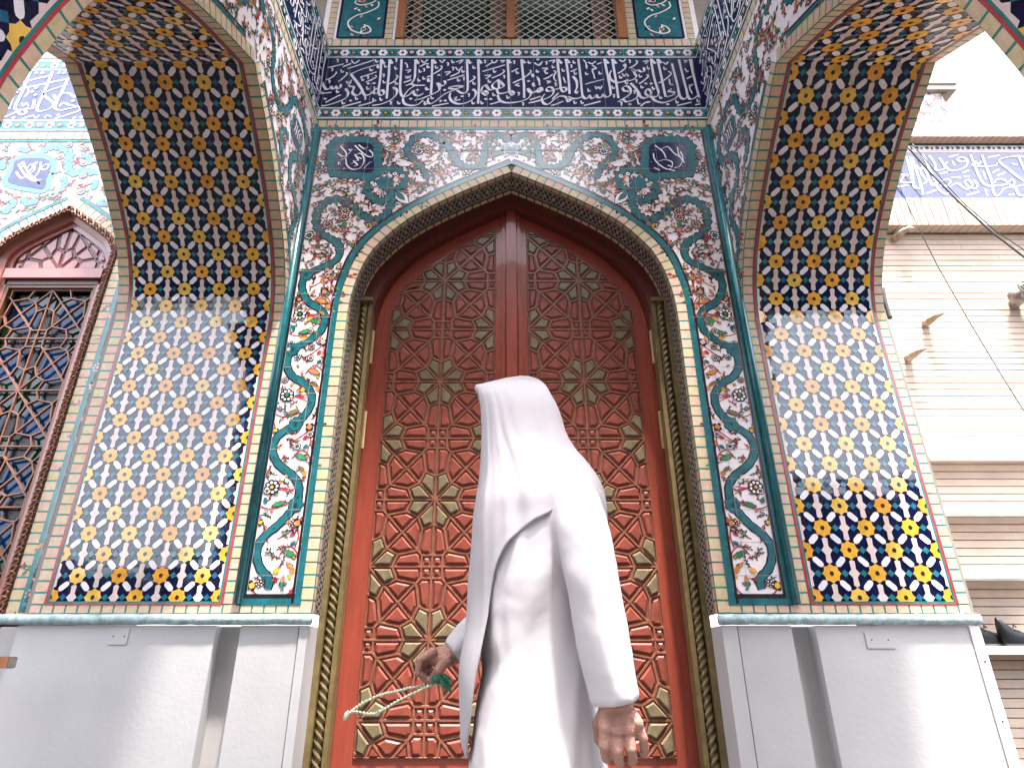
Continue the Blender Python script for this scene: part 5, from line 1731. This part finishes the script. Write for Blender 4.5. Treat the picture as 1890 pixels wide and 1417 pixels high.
m.tube([q + Vector((.05, -.16, -.06)), q + Vector((.14, -.16, -.17)), q + Vector((.22, -.14, -.26)), q + Vector((.30, -.05, -.34)), q + Vector((.32, .0, -.38))], .014, 6)
m.build('pipe_arm', fx, True)

# cables across the right building
def cable(name, pts, r, lab, Y):
    m = MB(); m.use(M['cable'])
    P = [fp3(x, y, yy) for x, y, yy in pts]
    out = []
    for a, b_ in zip(P, P[1:]):
        for k in range(8): out.append(a.lerp(b_, k / 8))
    out.append(P[-1])
    m.tube(out, r, 6)
    tagged(m.build(name, None, True), lab, 'cable', 'cables on the brick building')
cable('cable', [(1676, 272, .9), (1716, 318, .9), (1768, 371, .88), (1830, 428, .86), (1900, 482, .84)], .010, 'thick dark cable running down across the blue inscription band', .9)
cable('cable', [(1684, 266, .95), (1722, 312, .95), (1775, 372, .93), (1840, 428, .92), (1900, 468, .92)], .005, 'thin cable just above the thick one on the blue band', .95)
cable('cable', [(1655, 330, .9), (1668, 362, .9), (1694, 418, .9), (1730, 490, .92), (1790, 595, .95), (1850, 695, .97), (1910, 790, .98)], .0048, 'thin dark wire slanting down over the beige bricks', .9)
cable('cable', [(1628, 530, .6), (1634, 560, .6), (1643, 588, .6)], .020, 'short black cable end at the edge of the right pier', .6)

# end of a brown handrail at the left edge
hr = empty('handrail', (-3.6, -.6, 0), 'brown metal handrail end in front of the white plinth at left', 'handrail')
q = fp3(25, 1222, -.6)
m = MB(); m.use(M['wood'])
m.box(-5.2, -.64, q.z - .026, q.x, -.59, q.z + .026)
m.build('rail', hr, bevel=.008)
m = MB(); m.use(M['metal'])
m.box(q.x + .001, -.637, q.z - .023, q.x + .010, -.593, q.z + .023)
m.build('end_cap', hr, bevel=.004)
m = MB(); m.use(M['wood'])
m.box(-3.9, -.64, 0, -3.85, -.59, q.z - .027)
m.build('post', hr, bevel=.005)

# ------------------------------------------------------------------ the person
YP = -2.48
per = empty('person', (*fp(990, 1417, YP)[:1], YP, 0), 'person in white headscarf and long white robe walking left, prayer beads in hand', 'person')
def table(T, t):
    """smooth curve through (t, value) pairs"""
    n = len(T)
    if t <= T[0][0]: return T[0][1]
    if t >= T[-1][0]: return T[-1][1]
    d = [(T[i + 1][1] - T[i][1]) / (T[i + 1][0] - T[i][0]) for i in range(n - 1)]
    def tan(i):
        if i == 0: return d[0]
        if i == n - 1: return d[-1]
        if d[i - 1] * d[i] <= 0: return 0.0
        h0, h1 = T[i][0] - T[i - 1][0], T[i + 1][0] - T[i][0]
        w1, w2 = 2 * h1 + h0, h1 + 2 * h0
        return (w1 + w2) / (w1 / d[i - 1] + w2 / d[i])
    i = max(k for k in range(n - 1) if T[k][0] <= t)
    h = T[i + 1][0] - T[i][0]
    u = (t - T[i][0]) / h
    return ((1 + 2 * u) * (1 - u) ** 2 * T[i][1] + u * (1 - u) ** 2 * h * tan(i) + u * u * (3 - 2 * u) * T[i + 1][1] + u * u * (u - 1) * h * tan(i + 1))
wx = lambda px, py: fp(px, py, YP)[0]
wz = lambda py: fp(945, py, YP)[1]
# robe: torso and skirt
Z = lambda T: sorted([(wz(py), wx(px, py)) for py, px in T])
RL = Z([(868, 955), (885, 925), (905, 897), (1000, 884), (1100, 882), (1185, 884), (1225, 892), (1278, 883), (1340, 875), (1417, 866)])
RR = Z([(868, 1020), (880, 1058), (900, 1086), (940, 1100), (1000, 1094), (1100, 1082), (1180, 1083), (1250, 1092), (1325, 1101), (1417, 1117)])
RL = [(.06, RL[0][1] - .20), (.5, RL[0][1] - .08)] + RL
RR = [(.06, RR[0][1] + .16), (.5, RR[0][1] + .07)] + RR
RB = sorted([(wz(868), .05), (wz(885), .11), (wz(905), .155), (wz(960), .188), (wz(1060), .186), (wz(1180), .178), (wz(1325), .185), (.5, .21), (.06, .25)])
rb = MB(); rb.use(M['robe'])
NZ, NT = 110, 96
z0, z1 = .06, wz(868)
for i in range(NZ + 1):
    z = z0 + (z1 - z0) * i / NZ
    xl, xr_, bb = table(RL, z), table(RR, z), table(RB, z)
    cx, a = (xl + xr_) / 2, (xr_ - xl) / 2
    for k in range(NT):
        th = 2 * math.pi * k / NT
        c, s = math.cos(th), math.sin(th)
        low = max(0, min(1, (1.15 - z) / .5))
        f_ = 1 + (.008 + .035 * low) * math.sin(9 * th + 2.2 * z + .8 * math.sin(3 * z)) + (.004 + .012 * low) * math.sin(17 * th - 4 * z)
        f_ += .012 * math.sin(3.2 * th + 9 * z) * (1 - .4 * low) + .025 * noise.noise(Vector((c * 2.2, s * 2.2, z * 3.0)))
        for t0, zz, sl, wd, am in ((4.55, 1.15, 1.6, .10, .035), (4.2, 1.0, 1.1, .09, .035), (4.95, .95, 2.0, .11, .035), (4.45, .85, -1.2, .10, .03), (5.3, 1.0, .6, .08, .03)):
            q = (th - t0 - (z - zz) * sl) / wd
            f_ += am * (math.exp(-q * q) - .6 * math.exp(-(q - 1.8) ** 2)) * math.exp(-((z - zz) / .35) ** 2)
        cov = max(0, min(1, (wz(1000) - z) / .14))
        f_ = 1 + (f_ - 1) * (.12 + .88 * cov)
        e = 2 / 2.9
        rb.v.append((cx + a * math.copysign(abs(c) ** e, c) * (1 + (f_ - 1) * .45), YP + bb * math.copysign(abs(s) ** e, s) * f_, z))
for i in range(NZ):
    for k in range(NT):
        rb.f.append([i * NT + k, i * NT + (k + 1) % NT, (i + 1) * NT + (k + 1) % NT, (i + 1) * NT + k]); rb.mi.append(0)
rb.f.append(list(range(NT))[::-1]); rb.mi.append(0)
rb.f.append([NZ * NT + k for k in range(NT)]); rb.mi.append(0)
def sleeve(mb, path, n=32, pw=1.5, seed=0):
    """path: (point, half width across the view, half depth)"""
    P = [Vector(p[0]) for p in path]
    L = [0]
    for a, b_ in zip(P, P[1:]): L.append(L[-1] + (b_ - a).length)
    rows = []
    N = 44
    for i in range(N + 1):
        t = L[-1] * i / N
        j = max(q for q in range(len(L) - 1) if L[q] <= t + 1e-9)
        f_ = (t - L[j]) / (L[j + 1] - L[j])
        c = P[j].lerp(P[j + 1], f_)
        w_ = path[j][1] + (path[j + 1][1] - path[j][1]) * f_
        d_ = path[j][2] + (path[j + 1][2] - path[j][2]) * f_
        tg = (P[min(j + 2, len(P) - 1)] - P[max(j - 0, 0)]).normalized()
        yv = Vector((0, 1, 0)); yv = (yv - tg * yv.dot(tg)).normalized()
        xv = yv.cross(tg).normalized()
        i0 = len(mb.v)
        for k in range(n):
            th = 2 * math.pi * k / n
            cc, ss = math.cos(th), math.sin(th)
            e = 2 / pw
            nz = 1 + .045 * noise.noise(Vector((cc * 1.3 + seed, ss * 1.3, t * 6))) + .016 * math.sin(t * 38 + 3 * th) * math.exp(-((t - .22) / .1) ** 2)
            p = c + xv * (w_ * math.copysign(abs(cc) ** e, cc) * nz) + yv * (d_ * math.copysign(abs(ss) ** e, ss) * nz)
            mb.v.append(tuple(p))
        rows.append(i0)
    for a, b_ in zip(rows, rows[1:]):
        for k in range(n):
            mb.f.append([a + k, a + (k + 1) % n, b_ + (k + 1) % n, b_ + k]); mb.mi.append(mb.cur)
    mb.f.append([rows[0] + k for k in range(n)][::-1]); mb.mi.append(mb.cur)
    mb.f.append([rows[-1] + k for k in range(n)]); mb.mi.append(mb.cur)
YA = -2.70
sleeve(rb, [(fp3(1036, 900, YP - .10), .055, .06), (fp3(1056, 925, YA + .06), .058, .065), (fp3(1076, 985, YA + .015), .054, .058), (fp3(1092, 1070, YA), .050, .055), (fp3(1108, 1160, YA), .050, .054), (fp3(1125, 1240, YA), .046, .052), (fp3(1137.5, 1299, YA), .043, .048)], seed=1)
YB = -2.25
sleeve(rb, [(fp3(960, 930, YP + .12), .06, .06), (fp3(950, 1000, YB - .02), .055, .06), (fp3(930, 1090, YB), .052, .055), (fp3(905, 1150, YB), .052, .055), (fp3(868, 1178, YB - .01), .048, .05), (fp3(834, 1206, YB - .02), .034, .04)], seed=5)
ro = rb.build('robe', per, True)
md = ro.modifiers.new('remesh', 'REMESH'); md.mode = 'VOXEL'; md.voxel_size = .0065; md.use_smooth_shade = True
md = ro.modifiers.new('smooth', 'SMOOTH'); md.factor = .5; md.iterations = 5

# headscarf
SL = [(695, 962), (699, 936), (704, 914), (709, 894), (714, 876), (724, 880), (740, 884), (765, 888), (800, 889), (850, 888), (900, 884), (950, 877), (1000, 872), (1070, 868), (1148, 863), (1252, 849), (1351, 851), (1392, 862)]
SR = [(695, 974), (699, 990), (705, 1000), (714, 1008), (732, 1016), (768, 1031), (818, 1045), (850, 1062), (872, 1079), (900, 1098), (925, 1109), (960, 1114), (1392, 1114)]
SB = [(695, .001), (703, .005), (712, .016), (725, .040), (745, .072), (770, .094), (800, .110), (840, .134), (880, .164), (920, .187), (960, .199), (1050, .1965), (1200, .186), (1392, .165)]
sc = MB(); sc.use(M['scarf'])
NR, NT = 90, 160
def bottom(c, s):
    if s < 0:
        T = [(-1, 1392), (-.93, 1388), (-.80, 1345), (-.70, 1280), (-.62, 1205), (-.56, 1100), (-.45, 1052), (-.1, 1000), (.2, 968), (.5, 968), (1, 988)]
    else:
        T = [(-1, 1392), (-.985, 1330), (-.95, 1150), (-.85, 1040), (-.3, 990), (1, 930)]
    return table(T, c)
for i in range(NR + 1):
    for k in range(NT):
        th = 2 * math.pi * k / NT
        c, s = math.cos(th), math.sin(th)
        e = 2 / 2.8
        cc, ss = math.copysign(abs(c) ** e, c), math.copysign(abs(s) ** e, s)
        t = (i / NR)
        t = t * .55 + t * t * .45
        py = 695 + (bottom(c, s) - 695) * t
        if py > 1000: xl = table(SL, py)
        xl, xr_, bb = table(SL, py), table(SR, py), table(SB, py)
        Lx, Rx = wx(xl, py), wx(xr_, py)
        cx, a = (Lx + Rx) / 2, (Rx - Lx) / 2
        d = max(0, min(1, (py - 715) / 120))
        # folds fall from the crown towards the front and flare below the shoulder
        g1 = math.sin(th * 11 + (py - 700) * .012)
        g2 = math.sin(th * 6 - (py - 700) * .017 + 1)
        near = 1 if s < 0 else .6
        d2 = max(0, min(1, (py - 840) / 140))
        fold = d * near * (.012 * max(0, g1) ** 2 * (1 if c < .3 else .35) + .012 * g2 + .018 * noise.noise(Vector((c * 2.2, s * 2.2, py * .005))))
        for t0, sl, wd, am in ((4.10, .0011, .075, .040), (4.34, .0013, .07, .034), (4.62, .0009, .09, .022), (3.78, .0006, .06, .030), (5.2, -.001, .1, .02)):
            q = (th - t0 - (py - 760) * sl) / wd
            fold += d * am * .75 * (math.exp(-q * q) - .7 * math.exp(-(q - 1.7) ** 2)) * (1 - .35 * d2)
        fold += d2 * near * .02 * math.sin(th * 5 + py * .02)
        x = cx + a * cc * (1 + fold * .25)
        y = YP + bb * ss * (1 + fold)
        sc.v.append((x, y, wz(py)))
for i in range(NR):
    py_mid = None
    for k in range(NT):
        th = 2 * math.pi * (k + .5) / NT
        zc = sc.v[i * NT + k][2]
        # opening for the face at the front
        if abs(th - math.pi) < .22 and wz(905) < zc < wz(722): continue
        sc.f.append([i * NT + k, i * NT + (k + 1) % NT, (i + 1) * NT + (k + 1) % NT, (i + 1) * NT + k]); sc.mi.append(0)
so_ = sc.build('headscarf', per, True)
wr = bpy.data.textures.new('cloth_wrinkles', 'CLOUDS')
wr.noise_scale = .085
wr.noise_depth = 3
for ob in (ro, so_):
    md = ob.modifiers.new('wrinkles', 'DISPLACE'); md.texture = wr; md.strength = .006 if ob is ro else .004; md.mid_level = .5
md = so_.modifiers.new('solid', 'SOLIDIFY'); md.thickness = .0030; md.offset = 0
# body: one continuous mesh grown from overlapping volumes
bd = MB(); bd.use(M['skin'])
hx, hz = wx(962, 795), wz(796)
bd.ball((hx + .006, YP, hz + .012), .084, 20, (1.0, .84, 1.06))
bd.ball((hx - .022, YP, hz - .050), .062, 18, (.82, .86, 1.0))
bd.tube([(hx - .068, YP, hz + .010), (hx - .080, YP, hz - .016), (hx - .084, YP, hz - .028), (hx - .068, YP, hz - .036)], [.007, .009, .012, .009], 8)
for s in (1, -1):
    bd.ball((hx - .060, YP + s * .029, hz + .008), .013, 10)
    bd.tube([(hx - .069, YP + s * .011, hz + .024), (hx - .066, YP + s * .030, hz + .027), (hx - .052, YP + s * .048, hz + .020)], .007, 6)
    bd.ball((hx + .010, YP + s * .072, hz - .008), .027, 10, (.7, .35, 1.0))
    bd.ball((hx - .044, YP + s * .036, hz - .020), .023, 10)
for dz in (-.058, -.070): bd.tube([(hx - .058, YP - .021, hz + dz), (hx - .072, YP, hz + dz), (hx - .058, YP + .021, hz + dz)], [.004, .008, .004], 6)
bd.ball((hx - .052, YP, hz - .096), .020, 10)
bx_ = (wx(900, 1000) + wx(1090, 1000)) / 2
bd.tube([(hx + .02, YP, hz - .05), (hx + .03, YP, hz - .16)], [.058, .062], 14)
sh = wz(915)
bd.tube([(bx_, YP, sh + .03), (bx_, YP, sh - .12), (bx_ - .005, YP, sh - .30), (bx_, YP, sh - .48), (bx_, YP, sh - .56)], [.06, .085, .078, .085, .08], 18)
bd.tube([(bx_, YP - .12, sh - .02), (bx_, YP + .12, sh - .02)], [.045, .045], 12)
for s, dx in ((-1, .16), (1, -.18)):
    hp = Vector((bx_, YP + s * .085, sh - .55))
    kn = Vector((bx_ + dx * .45 - .04, YP + s * .09, .50))
    an = Vector((bx_ + dx, YP + s * .09, .09))
    bd.tube([hp, hp.lerp(kn, .5), kn, kn.lerp(an, .35), an], [.075, .066, .050, .048, .034], 14)
    bd.tube([an + Vector((.05, 0, -.045)), an + Vector((-.04, 0, -.05)), an + Vector((-.14, s * .01, -.062)), an + Vector((-.19, s * .012, -.066))], [.030, .036, .028, .016], 10)
# near arm and hand: relaxed, half closed, back of the hand to the viewer
H = lambda px, py, dy=0.0: fp3(px, py, YA - .005 + dy)
bd.tube([(bx_ + .01, YP - .10, sh - .02), fp3(1062, 950, YA + .05), fp3(1082, 1040, YA), fp3(1100, 1130, YA), fp3(1122, 1225, YA), H(1138, 1290), H(1140, 1308)], [.045, .036, .036, .036, .033, .027, .028], 14)
def finger(P, r, k=9):
    bd.tube(P, r, k)
    for p_, q_ in zip(P, r): bd.ball(p_, q_ * 1.04, 8)
hand = {'index': ((1117, 1343), (1115, 1376, -.004), (1119, 1397, .010), (1121, 1400, .032)), 'middle': ((1138, 1349), (1139, 1385, -.007), (1143, 1407, .008), (1143, 1409, .032)),
        'ring': ((1159, 1346), (1164, 1380, -.005), (1167, 1402, .009), (1165, 1403, .032)), 'little': ((1175, 1334), (1187, 1362, .001), (1190, 1383, .010), (1187, 1388, .028))}
for n_, J in hand.items():
    r = [.0108, .0097, .0090, .0080] if n_ != 'little' else [.0098, .0084, .0078, .0070]
    finger([H(*j) for j in J], r)
    m0 = H(*J[0])
    bd.tube([H(1139 + (J[0][0] - 1146) * .35, 1306, .004), m0], [.017, .0128], 10)
    bd.ball(m0 + Vector((0, -.004, 0)), .0118, 8)
bd.ball(H(1140, 1325, .008), .030, 14, (1.0, .55, 1.05))
finger([H(1120, 1312, .016), H(1106, 1336, .028), H(1108, 1362, .040), H(1116, 1380, .046)], [.015, .013, .0115, .009])
# far arm and hand holding the beads
G = lambda px, py, dy=0.0: fp3(px, py, YB - .02 + dy)
bd.tube([(bx_, YP + .10, sh - .02), fp3(945, 1040, YB - .02), fp3(925, 1110, YB), fp3(880, 1170, YB), G(838, 1204), G(822, 1211)], [.05, .042, .040, .036, .027, .026], 14)
bd.ball(G(810, 1212), .031, 14, (1.0, .9, .75))
finger([G(799, 1203, -.026), G(775, 1217, -.032), G(772, 1240, -.026), G(787, 1255, -.016)], [.0120, .0102, .0096, .0082])
finger([G(800, 1206, -.004), G(777, 1226, -.006), G(781, 1246, 0), G(796, 1250, .006)], [.0125, .011, .0105, .009])
finger([G(802, 1209, .016), G(781, 1230, .016), G(787, 1247, .018), G(800, 1246, .02)], [.012, .0105, .010, .0085])
finger([G(806, 1211, .034), G(788, 1232, .034), G(794, 1246, .034), G(805, 1243, .034)], [.0105, .009, .0085, .0075])
finger([G(822, 1219, -.030), G(809, 1237, -.034), G(797, 1254, -.018)], [.014, .0125, .0095])
bo = bd.build('body', per, True)
md = bo.modifiers.new('remesh', 'REMESH'); md.mode = 'VOXEL'; md.voxel_size = .0023; md.use_smooth_shade = True
md = bo.modifiers.new('smooth', 'SMOOTH'); md.factor = .5; md.iterations = 1

# prayer beads swinging from the far hand
pb = empty('prayer_beads', tuple(G(790, 1258)), 'loop of pale prayer beads with a green tassel swinging from the hand', 'prayer beads')
def bpath(L, dy):
    P = [fp3(600 + x / 4.47, 1100 + y / 4.47, YB - .035 + dy * (1 - abs(1 - 2 * i / (len(L) - 1)))) for i, (x, y) in enumerate(L)]
    out = []
    for a, b_ in zip(P, P[1:]):
        n_ = max(1, round((b_ - a).length / .0078))
        out += [a.lerp(b_, k / n_) for k in range(n_)]
    return out + [P[-1]]
rr = random.Random(6)
A_ = bpath([(850, 722), (790, 738), (700, 755), (580, 785), (500, 800), (430, 822), (370, 850), (310, 880), (260, 915), (220, 942), (185, 965)], .02)
B_ = bpath([(900, 728), (850, 742), (800, 762), (740, 795), (690, 815), (600, 862), (520, 912), (450, 950), (400, 968), (350, 968), (290, 955), (230, 948), (190, 968)], -.025)
m = MB(); m.use(M['bead'])
for P in (A_, B_):
    m.tube(P, .0018, 5)
    for p_ in P: m.ball(p_, .0037 * rr.uniform(.9, 1.15), 6)
m.build('bead_strand', pb, True)
m = MB(); m.use(M['bead'])
e0 = fp3(600 + 180 / 4.47, 1100 + 972 / 4.47, YB - .035)
m.tube([e0 + Vector((.004, 0, .006)), e0, e0 + Vector((-.004, 0, -.012))], [.004, .0065, .004], 8)
m.build('end_bead', pb, True)
m = MB(); m.use(M['tassel'])
t0 = fp3(600 + 945 / 4.47, 1100 + 650 / 4.47, YB - .05)
t1 = fp3(600 + 1010 / 4.47, 1100 + 735 / 4.47, YB - .05)
for k in range(26):
    o = Vector((rr.uniform(-1, 1), rr.uniform(-1, 1), rr.uniform(-1, 1))) * .013
    m.tube([t0 + o * .35, t0.lerp(t1, .5) + o, t1 + o * 1.1], .0022, 4)
m.ball(fp3(600 + 925 / 4.47, 1100 + 670 / 4.47, YB - .05), .014, 8)
m.build('tassel', pb)
